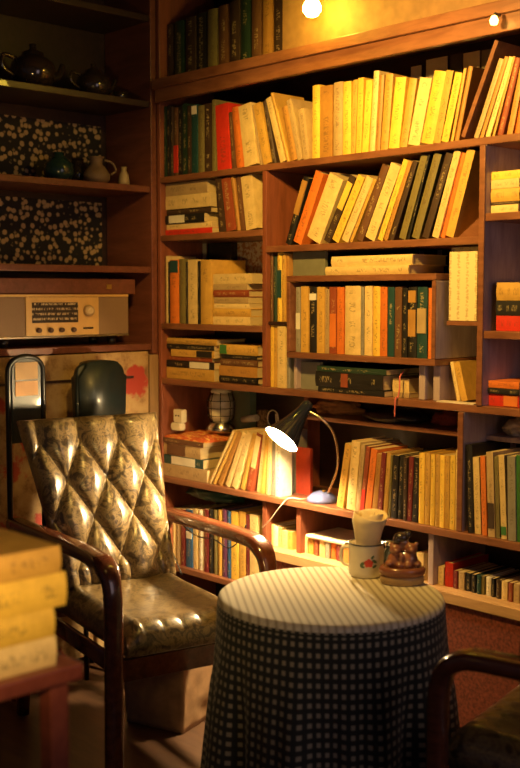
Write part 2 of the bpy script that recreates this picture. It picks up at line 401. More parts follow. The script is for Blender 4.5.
def finish_labels(items, where, group, horizontal=False):
    n = len(items)
    descs = []
    for (o, ck, t, a, h) in items:
        if horizontal: d = ('thick ' if t > 0.028 else 'slim ' if t < 0.012 else '')+PAL[ck][0]+' book'
        else:
            d = ('thick ' if t > 0.024 else 'slim ' if t < 0.0115 else '')+PAL[ck][0]+' book'
            if abs(a) > 0.12: d += ' leaning'
        descs.append(d)
    for i, (o, ck, t, a, h) in enumerate(items):
        cols = [x[1] for x in items]
        if cols.count(ck) == 1: lab = 'the only '+descs[i].replace('the ', '')+' '+where
        elif horizontal:
            pos = 'topmost' if i == n-1 else 'lowest' if i == 0 else ORD[n-1-i]+' from the top'
            lab = descs[i]+', '+pos+' '+where
        else:
            L = PAL[cols[i-1]][0] if i else None; R_ = PAL[cols[i+1]][0] if i < n-1 else None
            trip = [(cols[k-1] if k else None, cols[k], cols[k+1] if k < n-1 else None) for k in range(n)]
            if L and R_ and trip.count(trip[i]) == 1 and L != R_ and L != PAL[ck][0] and R_ != PAL[ck][0]:
                lab = descs[i]+' between '+L+' and '+R_+' books '+where
            else:
                lab = descs[i]+', '+('leftmost' if i == 0 else 'rightmost' if i == n-1 else (ORD[i]+' from the left' if i <= n/2 else ORD[n-1-i]+' from the right'))+' '+where
        if len(lab.split()) > 16:
            lab = descs[i]+', '+('leftmost' if i == 0 else 'rightmost' if i == n-1 else (ORD[i]+' from the left' if i <= n/2 else ORD[n-1-i]+' from the right'))+' '+where
        if len(lab.split()) > 16: print('LONG', lab)
        tag(o, lab, 'book', group)
def row(entries, zs, where, group, yf=0.015, dep=0.135, hard=0.3, zmax=None, xb=(0.021, 9)):
    prev = [[(xb[0]-.1, zs-.1), (xb[0], zs-.1), (xb[0], zs+.5), (xb[0]-.1, zs+.5)]]; items = []
    zs = zs+0.0004
    for e in entries:
        xl, xr, xt, yt, ck = e[:5]; opt = e[5] if len(e) > 5 else {}
        y = opt.get('y', yf) + random.uniform(0, 0.006)
        x0 = XP(xl, y, zs); x1 = XP(xr, y, zs)
        for _ in range(3):
            zt = ZP(yt, XP(xt, y, zs+0.19), y)
        xt3 = XP(xt, y, zt)
        a = math.atan2(xt3-x0, zt-zs); 
        if abs(a) < 0.03: a = 0.0
        ta = max(0.0045, (x1-x0)*math.cos(a)-0.0006); h = max(0.05, (zt-zs-(ta*math.sin(a) if a > 0 else 0))/math.cos(a))
        if zmax: h = min(h, (zmax-0.0015-zs-ta*abs(math.sin(a)))/math.cos(a))
        tries = 0
        while True:
            t = max(0.0045, (x1-x0)*math.cos(a)-0.0006)
            if a < 0 or a == 0: pl, lx, lz = poly(x0, x1, a, t, h, zs)
            else: pl, lx, lz = poly(x0, x1, a, t, h, zs)
            if a > 0 and max(q[0] for q in pl) > xb[1]:
                a -= 0.004
                if a < 0: a = 0.0
                continue
            if a <= 0 and pl[1][0] > xb[1]:
                x1 -= 0.0005; x0 -= 0.0002; tries += 1
                if tries < 400: continue
            if not any(sat(pl, q) for q in prev[-3:]+prev[:1]) or tries > 400: break
            tries += 1
            if (x1-x0) > max(0.0075, 0.55*(XP(xr, y, zs)-XP(xl, y, zs))): x0 += 0.0004
            else: x0 += 0.0004; x1 += 0.0004
        prev.append(pl)
        o = make_book(t, opt.get('d', dep*random.uniform(0.92, 1.08)), h, ck, opt.get('hard', random.random() < hard), (lx, y, lz), (0, a, 0), opt.get('band'))
        items.append((o, ck, t, a, h))
        drift = x1-XP(xr, y, zs)
        if drift > 0.012: print('DRIFT', where, ck, xl, round(drift, 3))
    finish_labels(items, where, group); return items
def stack(entries, zs, where, group, yf=0.02, hard=0.3, dep=0.14, xb=(0.021, 9), zmax=None):
    """entries from the BOTTOM up: (xl, xr, thickness_px, colour)"""
    z = zs+0.0005; items = []; sc_f = 1.0
    if zmax:
        tot = sum(e[2] for e in entries)*((Vector((XP(entries[0][0], yf, z), yf, z))-EYE).dot(FV))/FPX
        sc_f = min(1.0, (zmax-zs-0.002)/tot)
    for e in entries:
        xl, xr, tp, ck = e[:4]; opt = e[4] if len(e) > 4 else {}
        y = opt.get('y', yf)+random.uniform(0, 0.008)
        x0 = max(xb[0], XP(xl, y, z)); x1 = min(xb[1], XP(xr, y, z))
        t = sc_f*tp*((Vector((x0, y, z))-EYE).dot(FV))/FPX-0.0004
        me_l = x1-x0
        # lying flat, spine outwards: local z runs along world x
        o = make_book(t, opt.get('d', dep*random.uniform(0.9, 1.1)), me_l, ck, opt.get('hard', random.random() < hard), (x0, y, z+t), (0, PI/2, 0), opt.get('band'))
        z += t+0.0005
        items.append((o, ck, t, 0, me_l))
    if len(items) == 1: tag(items[0][0], PAL[items[0][1]][0]+' book '+where, 'book', group)
    else: finish_labels(items, where, group, True)
    return z

# top shelf, left part to right
row([(162.5,166,162.5,107,'dg'),(166.5,170,166.5,106,'bk'),(170.5,173,170.5,107,'db'),(173.5,178,173.5,108,'br',{'band':[(0.05,0.45,'rd')]}),(178.5,182,178.5,106,'bk'),
     (182.5,187,182.5,104,'dg'),(187.5,191,187.5,106,'db'),(191.5,197,191.5,105,'te',{'band':[(0.86,0.98,'wh')]}),(197.5,204,197.5,106,'ol'),(204.5,211,205,104,'db'),
     (212,215.5,212,100,'ol'),(216.5,230,214,106,'rd'),(230.5,235.5,227,113,'br'),(236,243.5,231,108,'og'),(244.5,257,238,107,'cr'),(257.5,261,249,106,'tn'),(261.5,271,251,106,'mu'),
     (272,276,262,102,'db'),(276.5,286,262,100,'cr'),(286.5,289.5,270,94,'mu'),(290.5,297,281,108,'oc'),(297.5,303,286,101,'tn'),(303.5,309.5,298,110,'tn')], ZA,
    'at the left end of the top shelf', 'books at the left end of the top shelf')
row([(311.5,319,311,86,'ye'),(319.5,332,319,87,'oc'),(332.5,341.5,332,83,'tn'),(342,350,344,82,'ye'),(350.5,355,353,80,'mu'),(355.5,361,358,78,'ye'),(361.5,368,366,80,'ye'),
     (368.5,374,373,71,'cr'),(374.5,379,379,75,'oc'),(379.5,387,385,74,'mu'),(387.5,398,395,77,'ye'),(398.5,406,409,78,'mu'),(407,419,420,77,'cr'),(419.5,432,434,70,'ye'),
     (432.5,440,446,70,'mu'),(440.5,448,455,72,'ye',{'d':.12}),(448.5,453,462,68,'mu'),(453.5,458,468,66,'oc')], ZA,
    'on the top shelf under the bright bulb', 'sunlit yellow books on the top shelf')
row([(473,478,499,58,'tn'),(478.5,483,504,56,'oc'),(483.5,489.5,508,56,'cr'),(490,494,511,56,'mu'),(494.5,502,513,57,'rb'),(503,512,519,54,'oc'),(512.5,520,527,52,'og')], ZA,
    'beyond the slanting board', 'books right of the slanting board')
# slanting divider board
p0 = Vector((XP(464, 0.01, ZA), 0, ZA+0.008)); p1 = at(497, 36, 1, 0.0)
bm = bmesh.new(); L_ = (p1-p0).length-0.01; add_box(bm, -0.006, 0.006, -0.07, 0.07, 0, L_); bmesh.ops.bevel(bm, geom=bm.edges[:], offset=0.001, segments=1)
a_ = math.atan2(p1.x-p0.x, p1.z-p0.z)
tag(from_bm('divider_board', bm, M['shelfwood'], loc=(p0.x, 0.075, p0.z-0.0), rot=(0, a_, 0)), 'slanting brown wooden board dividing the books on the top shelf', 'board')

# second row, left
stack([(160,212,6,'rd'),(158,211,6,'cr'),(159,204,9,'bk',{'band':[(0.1,0.5,'wh')]}),(158,210,6,'db'),(158,210,14,'cr'),(162,207,13,'tn')], ZBL, 'in the stack on the upper left shelf', 'stacked books on the upper left shelf', xb=(.021,.529), zmax=ZA-T)
row([(219,225,215,177,'db'),(225.5,235,220,177,'rb'),(236,240,229,174,'oc'),(240.5,245,235,174,'br'),(246,257,240,172,'cr')], ZBL, 'leaning beside the upper left stack', 'books leaning beside the upper left stack', xb=(.021,.529), zmax=ZA-T)
# second row, right: fan of leaning books
row([(284,290,303,176,'bk',{'band':[(0.45,0.95,'oc')]}),(291,300,315,170,'og'),(303,319,329,172,'cr',{'hard':True}),(322,329,350,174,'db',{'band':[(0.5,0.9,'ye')]}),(330,338,358,174,'ye'),(339,347,366,175,'cr'),(348,352,373,178,'mu'),
     (353,361.5,381,163,'br'),(363,374,391,162,'cr'),(375,382,402,158,'ye'),(382.5,387,408,160,'oc'),(388,393,413,160,'db'),(398,405,421,154,'ol'),(406,409,427,154,'bk'),(410,418,434,150,'ol'),(421,428,446,152,'db'),(431,438,454,150,'cr'),(439,444,461,152,'og'),(444.5,453,467,148,'mu')], ZB,
    'in the fan under the top shelf', 'leaning books on the second shelf', xb=(U1+.001,U2-.019), zmax=ZA-T)
bm = bmesh.new()
vs = [(0,0),(0.075,0),(0.075,0.012),(0.075,0.05)]; wpts = [(0,0),(0.075,0),(0.075,0.055)]
lo = [bm.verts.new((x, 0, z)) for x, z in wpts]; hi = [bm.verts.new((x, 0.12, z)) for x, z in wpts]
bm.faces.new(lo); bm.faces.new(hi)
for i in range(3): bm.faces.new((lo[i], lo[(i+1)%3], hi[(i+1)%3], hi[i]))
tag(from_bm('wedge_block', bm, M['shelfwood'], loc=(1.266, 0.02, ZB+0.0005)), 'small brown wooden wedge at the right end of the leaning books', 'wedge')

# third row, left
row([(162.5,164.5,162.5,257,'br'),(165,166.7,165,256,'cr'),(167,169,167,262,'bk'),(169.5,178,169.5,260,'og',{'hard':True,'band':[(0.80,0.99,'te')]}),(178.5,185,178.5,259,'ol'),(185.5,187.5,185.5,262,'bk'),(188,197,188,260,'cr'),(197.5,199.5,197.5,261,'bk'),(200,210.5,200,260,'mu',{'hard':True,'d':.16})], ZCL,
    'beside the tan stack on the third left shelf', 'upright books on the third left shelf', xb=(.021,.529))
stack([(213,250,8,'cr'),(213,250,8,'mu'),(214,249,5,'cr'),(214,248,6,'tn'),(213,248,7,'rb'),(213,247,6,'tn'),(213,252,10,'cr')], ZCL, 'in the stack on the third left shelf', 'stacked books on the third left shelf', xb=(.021,.529))
# fourth row, left: two stacks
stack([(164,214,11,'mu'),(165,214,7,'bk',{'band':[(0.5,0.9,'wh')]}),(170,212,4,'rb'),(171,214,7,'mu',{'band':[(0.6,0.95,'bk')]}),(166,214,5,'bk'),(166,216,6,'mu')], ZD, 'in the stack beside the corner post', 'left stack above the lantern', xb=(.021,.529))
stack([(219,257,7,'bk'),(219,257,10,'oc'),(220,257,7,'br'),(221,256,4,'bk'),(219,257,10,'mu',{'band':[(0.02,0.2,'gr')]})], ZD, 'in the stack above the lantern', 'right stack above the lantern', xb=(.021,.529))
# narrow strip compartment
row([(267,271.5,267,252,'br'),(272,276,272,256,'dg'),(276.5,281,276.5,253,'ye',{'band':[(0.35,0.75,'te')]}),(281.5,285,281.5,253,'mu'),(285.5,288.5,285.5,254,'oc')], 1.187, 'in the upper narrow gap by the box shelf', 'books in the upper narrow gap', xb=(U1+.001,.639), zmax=ZB-T)
row([(267,272,267,323,'ye'),(272.5,276.5,272.5,325,'mu'),(277,285,277,326,'cr'),(285.5,289.5,285.5,328,'gy')], ZD, 'in the lower narrow gap by the box shelf', 'books in the lower narrow gap', xb=(U1+.001,.648), zmax=1.176)
# box shelf row
row([(295.5,300,295.5,287,'gy',{'band':[(0.35,0.6,'wh')]}),(300.5,308,300.5,286,'mu'),(308.7,316,308.7,287,'bk',{'band':[(0.80,0.9,'wh')]}),(316.5,324,316.5,287,'mu'),(324.5,328.5,324.5,289,'tn'),(329,336,329,287,'rb',{'band':[(0.1,0.6,'og')]}),(336.5,343.5,336.5,287,'og'),
     (344,359.5,344,286,'cr',{'hard':True}),(360,363.5,360,287,'gy'),(364,371.5,364,286,'cr'),(372,379,372,286,'ye'),(379.5,386.5,379.5,287,'og'),(387,393.5,387,287,'te'),(394,401,394,287,'br'),(401.5,406.5,401.5,288,'bk'),(407,415.5,407,287,'bk',{'hard':True,'band':[(0.3,0.68,'oc'),(0.78,0.95,'oc')]}),(416,426,416,287,'te',{'hard':True,'band':[(0.35,0.7,'tn')]}),(427,431,427,288,'og')], BZ0+0.018,
    'in the open box shelf', 'upright books in the box shelf', xb=(BX0+.015,BX1-.015), zmax=BZ1-.018, yf=0.005)
stack([(325,408,8.5,'cr',{'y':.01,'d':.17}),(331,412,10,'cr',{'y':.012,'d':.16})], BZ1, 'of the two lying on the box shelf', 'cream books lying on the box shelf', hard=1)
# black volumes under the box
stack([(318,384,5.5,'bk',{'y':.0}),(315,382,15,'bk',{'hard':True,'band':[(0.4,0.5,'rb')],'y':.0}),(317,386,5.5,'dg',{'y':.0})], ZD, 'in the dark stack under the box shelf', 'dark stack under the box shelf', dep=.17)
stack([(393,409,5,'tn'),(392.5,409,14,'cr')], ZD, 'of the pair beside the black volumes', 'pale pair beside the black volumes', yf=.03)
# right-hand compartment stacks
stack([(487,518,8,'cr'),(488,519,3,'db'),(484,519,13,'mu'),(489,519,9,'cr'),(491,520,8,'ye')], 1.48, 'in the stack under the top shelf, far right', 'upper right stack', xb=(U2+.001,9), zmax=ZA-T)
stack([(496,522,15,'rd'),(492,522,15,'bk'),(493,524,18,'mu')], 1.177, 'in the middle stack at the far right', 'middle right stack', xb=(U2+.02,9))
stack([(478,519,12,'rd',{'band':[(0.5,0.95,'og')]}),(479,519,6,'bk'),(481,519,7,'og')], ZD, 'in the lower stack at the far right', 'lower right stack', xb=(U2+.001,9))
# lean of books behind right of box
row([(452,459,445,362,'cr'),(460,468,452,363,'mu')], ZD, 'of the pair right of the box shelf', 'leaning pair right of the box shelf', xb=(BX1+.002,U2-.019), zmax=1.186, yf=.05)
# desk lamp shelf
row([(208,210.5,232,430,'cr',{'d':.16}),(211.5,214.5,235,431,'mu',{'d':.16}),(216,221,238,430,'oc',{'d':.16}),(222.5,229,241,430,'cr',{'d':.16}),(229.5,236,246,430,'cr',{'d':.16}),(237,244,250,431,'mu',{'d':.15}),(245,251,256,432,'rb',{'band':[(0.4,0.95,'cr')]}),(252,258,259,428,'cr'),(258.5,262.5,264,430,'mu'),(263,269,266,430,'cr'),(269.5,274.5,271,432,'gy'),(275,280.5,276,430,'wh',{'d':.05})], ZE,
    'left of the desk lamp', 'leaning books left of the desk lamp', yf=.0)
row([(336,342.5,345,443,'mu'),(343.5,354,349,440,'cr',{'hard':True}),(355,359,361,444,'tn'),(359.5,363.5,366,446,'rb',{'band':[(0.02,0.35,'rd')]}),(364,370,371,448,'og'),(370.5,376,376,453,'oc'),(376.5,381,381,452,'mr'),(381.5,386,386,452,'mu'),(386.5,390,389,455,'ol'),(390.5,396,393,455,'bk'),(396.5,401.5,399,455,'bk'),(402,406,404,457,'db'),(406.5,411,409,456,'mr'),(411.5,417,414,457,'bk'),(417.5,423,419,453,'ye'),
     (423.5,428.5,425,453,'mu'),(429,433.5,430,454,'ye'),(434,438.5,435,454,'mu'),(439,443.5,440,455,'ye'),(444,448.5,444.5,455,'mu'),(449,454,449.5,455,'ye'),(455,459,455.5,450,'cr')], ZE,
    'right of the desk lamp', 'books right of the desk lamp', xb=(U1,U3-.019), yf=.0, dep=.15)
row([(467,473,465.5,443,'bk',{'hard':True,'d':.18}),(474,481,472,457,'cr'),(482,487,480,456,'og'),(488,495,486,452,'tn',{'band':[(0.1,0.4,'db')]}),(496,500,494,456,'ol'),(501,507,498,455,'cr',{'band':[(0.05,0.15,'gr')]}),(508,516,507,456,'gy'),(517,524,516,455,'gr')], ZE,
    'at the right end of the desk lamp shelf', 'books at the right end of the desk lamp shelf', xb=(U3+.001,9), zmax=ZM-.0215, yf=.0)
# bottom row
row([(266,271,266,523,'cr'),(271.5,277,271.5,525,'wh'),(277.5,281,277.5,527,'cr'),(281.5,287,281.5,530,'cr'),(287.5,292,287.5,531,'mu')], ZF, 'on the bottom shelf left of the mug', 'pale books on the bottom shelf', xb=(U1+.001,.681))
lowrow = row([(302,307,302,543,'cr'),(308,313,308,544,'mu'),(314,318,314,545,'rb'),(318.5,324,318.5,545,'cr'),(325,329,325,546,'gy'),(330,335,330,545,'og'),(336,342,336,546,'mr'),(343,349,343,547,'oc')], ZF, 'in the low row behind the mug', 'low books behind the mug', xb=(.701,1.19), dep=.12)
row([(416,423,416,552,'cr')], ZF, 'alone behind the figurine', 'single book behind the figurine')
row([(437.5,443,438,571,'cr'),(444,452,444,562,'rd',{'d':.17}),(453,457,453,570,'mr'),(458,464,458,577,'tn'),(465,470,465,578,'bk'),(471,475,471,577,'bk'),(476,480,476,580,'te'),(481,484,481,582,'ol'),(485,490,485,582,'wh'),(491,494,491,587,'bk'),(495,500,495,588,'db'),(501,507,501,584,'cr'),(508,512,508,589,'rb'),(513,519,513,588,'tn')], ZF, 'on the bottom shelf right of the figurine', 'low books on the bottom right shelf', xb=(1.213,9))
row([(166,174,166,509,'cr'),(175,180,175,509,'tn'),(181,185,181,509,'mr'),(186,192,186,509,'bl',{'band':[(0.5,0.62,'wh')]}),(193,197,193,509,'cr'),(198,203,198,510,'wh'),(204,208,204,509,'mr'),(208.5,212,208.5,509,'bk'),(213,217,213,510,'ol'),(217.5,221,217.5,510,'mu'),(221.5,226,221.5,509,'pu'),(226.5,230.5,226.5,511,'bl'),(231,238,231,511,'ye'),(239,245,239,511,'mu'),(246,249,246,514,'mr'),(249.5,257,249.5,514,'cr')], ZFL,
    'seen under the armchair arm', 'books on the shelf behind the armchair arm', xb=(.021,.529))
# dark binders on the very top
row([(163+11*k, 172.5+11*k, 163+11*k, 26-3.9*k, ['db','dg','db','bk','ol','br','db','dg','br','oc','db','br'][k], {'hard':True}) for k in range(11)], 2.005, 'in the dim row along the top board', 'dim volumes along the top board', yf=.03)
print('books built')

# ------------------------------------------------------------------ papers and small things on the bookcase
def flat_thing(name, label, cat, x0, x1, y0, y1, z0, t, col, rough=None, tilt=0, grp=None):
    bm = bmesh.new(); add_box(bm, -(x1-x0)/2, (x1-x0)/2, -(y1-y0)/2, (y1-y0)/2, 0, t)
    o = from_bm(name, bm, M['tint'], loc=((x0+x1)/2, (y0+y1)/2, z0), rot=(0, 0, tilt)); o.color = (*col, 1)
    return tag(o, label, cat, grp)
# patterned paper panels standing at the back
def speckle_mat(name, c1, c2, s=55):
    m, nt, b = newmat(name)
    v = nd(nt, 'ShaderNodeTexNoise', inp={'Scale': s, 'Detail': 3, 'Roughness': .7}); lk(nt, objcoord(nt), v.inputs[0])
    lk(nt, ramp(nt, v.outputs[0], [(0.47, c1), (0.56, c2)]), b.inputs['Base Color']); b.inputs['Roughness'].default_value = .8; bump(nt, b, v.outputs[0], .4, .003)
    return m
M['speckle'] = speckle_mat('speckled_wallpaper', (0.80, 0.66, 0.48), (0.55, 0.22, 0.10))
def stand_panel(name, label, cat, px0, px1, py0, zs, y, mat, t=0.004, col=None):
    x0 = XP(px0, y, zs); x1 = XP(px1, y, zs); zt = ZP(py0, (x0+x1)/2, y)
    x0 = max(x0, .0215); zt = min(zt, {ZCL: ZBL-T-.001, BZ1: ZB-T-.001, ZD: BZ0-.002}.get(zs, 9))
    o = box(name, x0, x1, y, y+t, zs+0.0005, zt, mat, bev=0)
    if col: o.color = (*col, 1)
    return tag(o, label, cat)
stand_panel('wallpaper_panel', 'cream speckled paper panel standing at the back behind the tan book stack', 'panel', 236, 277, 238, ZCL, 0.235, M['speckle'])
stand_panel('wallpaper_panel', 'orange speckled paper panel behind the stack above the lantern', 'panel', 236, 277, 334, ZD, 0.235, speckle_mat('orange_speckle', (0.75, 0.36, 0.10), (0.45, 0.15, 0.05)))
stand_panel('black_binder', 'black binder standing behind the mustard book on the third left shelf', 'binder', 208, 231, 240, ZCL, 0.20, M['black'], 0.03)
stand_panel('pale_magazine', 'pale grey magazine standing behind the books on the third left shelf', 'magazine', 172, 206, 242, ZCL, 0.19, M['tint'], 0.004, (.55,.52,.42))
stand_panel('grey_book', 'grey-green book facing out left of the cream books on the box shelf', 'book', 293, 325, 249, BZ1, 0.035, M['tint'], 0.012, (.2,.2,.14))
stand_panel('grey_folder', 'grey folder standing left of the black volumes under the box shelf', 'folder', 301, 322, 362, ZD, 0.04, M['tint'], 0.006, (.25,.25,.23))
# white papers on top of the top-shelf books
for k, (a, b_, y_, c) in enumerate([(394, 404, 58, (.8,.75,.65)), (409, 430, 50, (.75,.68,.55)), (433, 445, 46, (.06,.05,.05)), (446, 462, 44, (.7,.6,.4)), (464, 480, 41, (.25,.2,.12))]):
    nm = ['small white slip','wide white paper','black folder','cream paper','brown card'][k]
    stand_panel('paper', nm+' standing behind the yellow books on the top shelf', 'paper', a+16, b_+16, y_+8, ZA, 0.21, M['tint'], 0.003, c)
# calendar block
def paper_text_mat():
    m, nt, b = newmat('printed_cream_paper')
    co = objcoord(nt); sp = nd(nt, 'ShaderNodeSeparateXYZ'); lk(nt, co, sp.inputs[0])
    w_ = nd(nt, 'ShaderNodeTexWave', bands_direction='X', inp={'Scale': 11.0}); lk(nt, co, w_.inputs[0])
    n = nd(nt, 'ShaderNodeTexNoise', inp={'Scale': 1.0, 'Detail': 1}); lk(nt, objcoord(nt, (90, 1, 200)), n.inputs[0])
    mu = nd(nt, 'ShaderNodeMath', operation='MULTIPLY'); lk(nt, w_.outputs[1], mu.inputs[0]); lk(nt, n.outputs[0], mu.inputs[1])
    lk(nt, ramp(nt, mu.outputs[0], [(0.40, (0.78, 0.66, 0.38)), (0.50, (0.55, 0.42, 0.22))]), b.inputs['Base Color']); b.inputs['Roughness'].default_value = .8
    return m
cal = thing('calendar_pad', 'cream printed calendar pad hanging beside the right upright', 'calendar', (1.30, 0.03, 1.2015))
x0, x1 = XP(449, .02, 1.3), XP(477, .02, 1.3)
for nm, y0, y1, zb, zt in (('sheet_block', .02, .032, 1.201, 1.385), ('backing_sheet', .034, .038, 1.201, 1.398)):
    o = box(nm, x0 if nm=='sheet_block' else x0-.004, x1, y0, y1, zb, zt, paper_text_mat(), bev=.001); o.parent = cal; o.location -= cal.location
bm = bmesh.new(); add_tube(bm, [((x0+x1)/2-1.30-.01, 0.0, .155), ((x0+x1)/2-1.30, 0.0, .178), ((x0+x1)/2-1.30+.01, 0, .155)], .0015, 6); from_bm('hanging_wire', bm, M['chrome'], cal)
# black slab and pale strip for the lit shelf edge, right of the box
stand_panel('black_folder', 'black folder standing right of the box shelf posts', 'folder', 446, 470, 362, ZD, 0.218, M['black'], .012)
flat_thing('lit_edge_strip', 'pale strip painted as light on the shelf edge below the box shelf', 'paper', XP(436, .0, ZD), XP(473, .0, ZD), 0.002, 0.034, ZD+.0005, .003, (.75,.66,.58))  # thin strip added, its colour standing for light on the edge
# pink ribbon
bm = bmesh.new(); rx = XP(396, -.004, ZD); add_tube(bm, smoothpath([(rx+.0, .028, ZD+.075), (rx-.002, .015, ZD+.06), (rx+.003, .008, ZD+.03), (rx, .004, ZD+.004), (rx+.003, -.008, ZD+.003), (rx+.005, -.014, ZD-.01), (rx+.003, -.013, ZD-.05)], 5), .0022, 6)
tag(from_bm('ribbon', bm, plain('pink_ribbon', (.7,.16,.14), .6)), 'pink ribbon dangling over the shelf edge beside the black volumes', 'ribbon')
# white frames glimpsed high behind box shelf
for k, px in enumerate((419, 437)):
    stand_panel('white_rod', ('left' if k == 0 else 'right')+' one of two white upright strips behind the box shelf top', 'strip', px, px+4, 245, BZ1, 0.215, M['tint'], .004, (.75,.66,.66))

# crumpled cloth / bags on the middle shelf
def blob(name, label, cat, c, r, mat, seed=0, amp=0.25, sub=4, fr=9.0, flat=True):
    bm = bmesh.new(); bmesh.ops.create_icosphere(bm, subdivisions=sub, radius=1.0)
    for v in bm.verts:
        n = noise.fractal(v.co*fr/4+Vector((seed, 0, 0)), 0.8, 2.0, 4)
        v.co = v.co*(1+amp*n)
        v.co = Vector((v.co.x*r[0], v.co.y*r[1], v.co.z*r[2]))
        if flat and v.co.z < -r[2]*0.6: v.co.z = -r[2]*0.6
    zmin = min(v.co.z for v in bm.verts)
    for v in bm.verts: v.co.z -= zmin
    return tag(from_bm(name, bm, mat, smooth=True, loc=c), label, cat)
M['blackbag'] = plain('black_bag_vinyl', (.015,.012,.012), .35, coat=.2)
blob('black_bag', 'flat black bag lying on the middle shelf above the yellow books', 'bag', (XP(395,.13,ZM)+.0, .13, ZM+.0005), (.108,.075,.022), M['blackbag'], 3, .12)
blob('brown_cloth', 'crumpled brown cloth on the middle shelf left of the black bag', 'cloth', (XP(338,.17,ZM), .17, ZM+.0005), (.085,.05,.03), plain('brown_cloth', (.36,.15,.05), .9), 5, .3)
blob('red_cloth', 'crumpled dark red cloth at the right end of the middle shelf', 'cloth', (XP(452,.17,ZM)-.01, .17, ZM+.0005), (.05,.05,.025), plain('dark_red_cloth', (.25,.04,.03), .9), 9, .3)
blob('cream_bag', 'crumpled cream plastic bag right of the lilac upright', 'bag', (1.385, .16, ZM-.0065), (.05,.04,.03), plain('cream_plastic', (.6,.5,.36), .35), 12, .3)

# ------------------------------------------------------------------ left nook: lantern, socket, cloth-covered stack
stack([(160,207,12,'tn'),(159,203,9,'te',{'band':[(0.2,0.8,'wh')]}),(161,200,12,'tn',{'band':[(0.1,0.6,'br')]}),(163,203,5,'br')], ZE, 'in the pile under the orange cloth', 'pile under the orange cloth', yf=.0, dep=.19)
zc = ZE+.0005+sum(t*3.83/1100+.0002 for t in (12,9,12,5))
def cloth_mat():
    m, nt, b = newmat('orange_marbled_cloth')
    n = nd(nt, 'ShaderNodeTexNoise', inp={'Scale': 6.0, 'Detail': 3, 'Distortion': 2.5}); lk(nt, objcoord(nt, (1,3,1)), n.inputs[0])
    lk(nt, ramp(nt, n.outputs[0], [(.40,(.55,.10,.02)),(.48,(.75,.40,.10)),(.52,(.62,.13,.03)),(.62,(.45,.07,.02)),(.66,(.7,.4,.1))]), b.inputs['Base Color']); b.inputs['Roughness'].default_value=.9
    return m
bm = bmesh.new(); nx, ny = 40, 26; W_, D_ = .225, .20
g = [[None]*(ny+1) for _ in range(nx+1)]
for layer in (0, 1):
    for i in range(nx+1):
        for j in range(ny+1):
            u, v = i/nx, j/ny
            ex = min(u, 1-u, v, 1-v)
            z = (.016+.009*noise.noise(Vector((u*4, v*4, 1)))+.004*noise.noise(Vector((u*11, v*9, 3))))*min(1, ex*7)**.5
            vv = bm.verts.new(((u-.5)*W_, (v-.5)*D_, max(z, .0015) if layer else 0.0)); g[i][j] = (vv, g[i][j])
for i in range(nx):
    for j in range(ny):
        for L in (0, 1):
            q = [g[i][j], g[i+1][j], g[i+1][j+1], g[i][j+1]]
            vs = [a[0] if L else a[1][0] for a in q]; bm.faces.new(vs)
ed = [(i, 0) for i in range(nx+1)]+[(nx, j) for j in range(1, ny+1)]+[(i, ny) for i in range(nx-1, -1, -1)]+[(0, j) for j in range(ny-1, 0, -1)]
for a, b_ in zip(ed, ed[1:]+ed[:1]):
    A, B = g[a[0]][a[1]], g[b_[0]][b_[1]]
    bm.faces.new((A[0], B[0], B[1][0], A[1][0]))
CLX = XP(163, .0, zc)+W_/2
tag(from_bm('folded_cloth', bm, cloth_mat(), smooth=True, loc=(CLX, .105, zc+.0012)), 'orange swirled folded cloth on the pile beside the corner post', 'cloth')
zc2 = zc+.0275
# power socket block with plug
sk = thing('power_socket', 'cream wall socket block with two holes above the orange cloth', 'socket', (XP(179,.03,zc2), .032, zc2+.001))
bm = bmesh.new(); add_box(bm, -.021, .021, -.012, .012, .0, .045); bmesh.ops.bevel(bm, geom=bm.edges[:], offset=.003, segments=2); from_bm('socket_body', bm, M['enamel'], sk, loc=(.004,0,.028))
for dx in (-.007, .007):
    bm = bmesh.new(); add_lathe(bm, [(0,0),(.003,0),(.003,.0012),(0,.0012)], 12); from_bm('socket_hole', bm, M['black'], sk, loc=(.004+dx, -.0125, .052), rot=(PI/2,0,0))
bm = bmesh.new(); add_box(bm, -.03, .018, -.014, .012, .0, .026); bmesh.ops.bevel(bm, geom=bm.edges[:], offset=.005, segments=3); from_bm('plug', bm, M['enamel'], sk)
# lantern
lx, ly = XP(218, .10, zc2), .115
lan = thing('cage_lantern', 'cream glass lantern with a black wire cage on a silver base', 'lantern', (lx, ly, zc2+.0005)); lan.scale = (.92,.92,.92)
lathe('lantern_base', [(0,0),(.052,0),(.055,.006),(.054,.02),(.040,.034),(.038,.04),(0,.04)], M['chrome'], lan)
lathe('glass_globe', [(0,.041),(.034,.042),(.043,.055),(.046,.085),(.045,.115),(.040,.135),(.030,.142),(0,.143)], plain('frosted_glass', (.62,.56,.40), .3, coat=.5), lan)
lathe('lantern_cap', [(0,.1435),(.034,.144),(.040,.150),(.036,.160),(.022,.166),(0,.168)], M['enamel'], lan)
bm = bmesh.new()
for k in range(8):
    a = 2*PI*k/8; add_tube(bm, [(.040*math.cos(a), .040*math.sin(a), .036), (.050*math.cos(a), .050*math.sin(a), .06), (.051*math.cos(a), .051*math.sin(a), .115), (.039*math.cos(a), .039*math.sin(a), .150)], .0016, 6)
for z in (.062, .09, .118):
    add_tube(bm, [(.0515*math.cos(2*PI*k/24), .0515*math.sin(2*PI*k/24), z) for k in range(25)], .0014, 6, caps=False)
from_bm('wire_cage', bm, M['blackmetal'], lan)
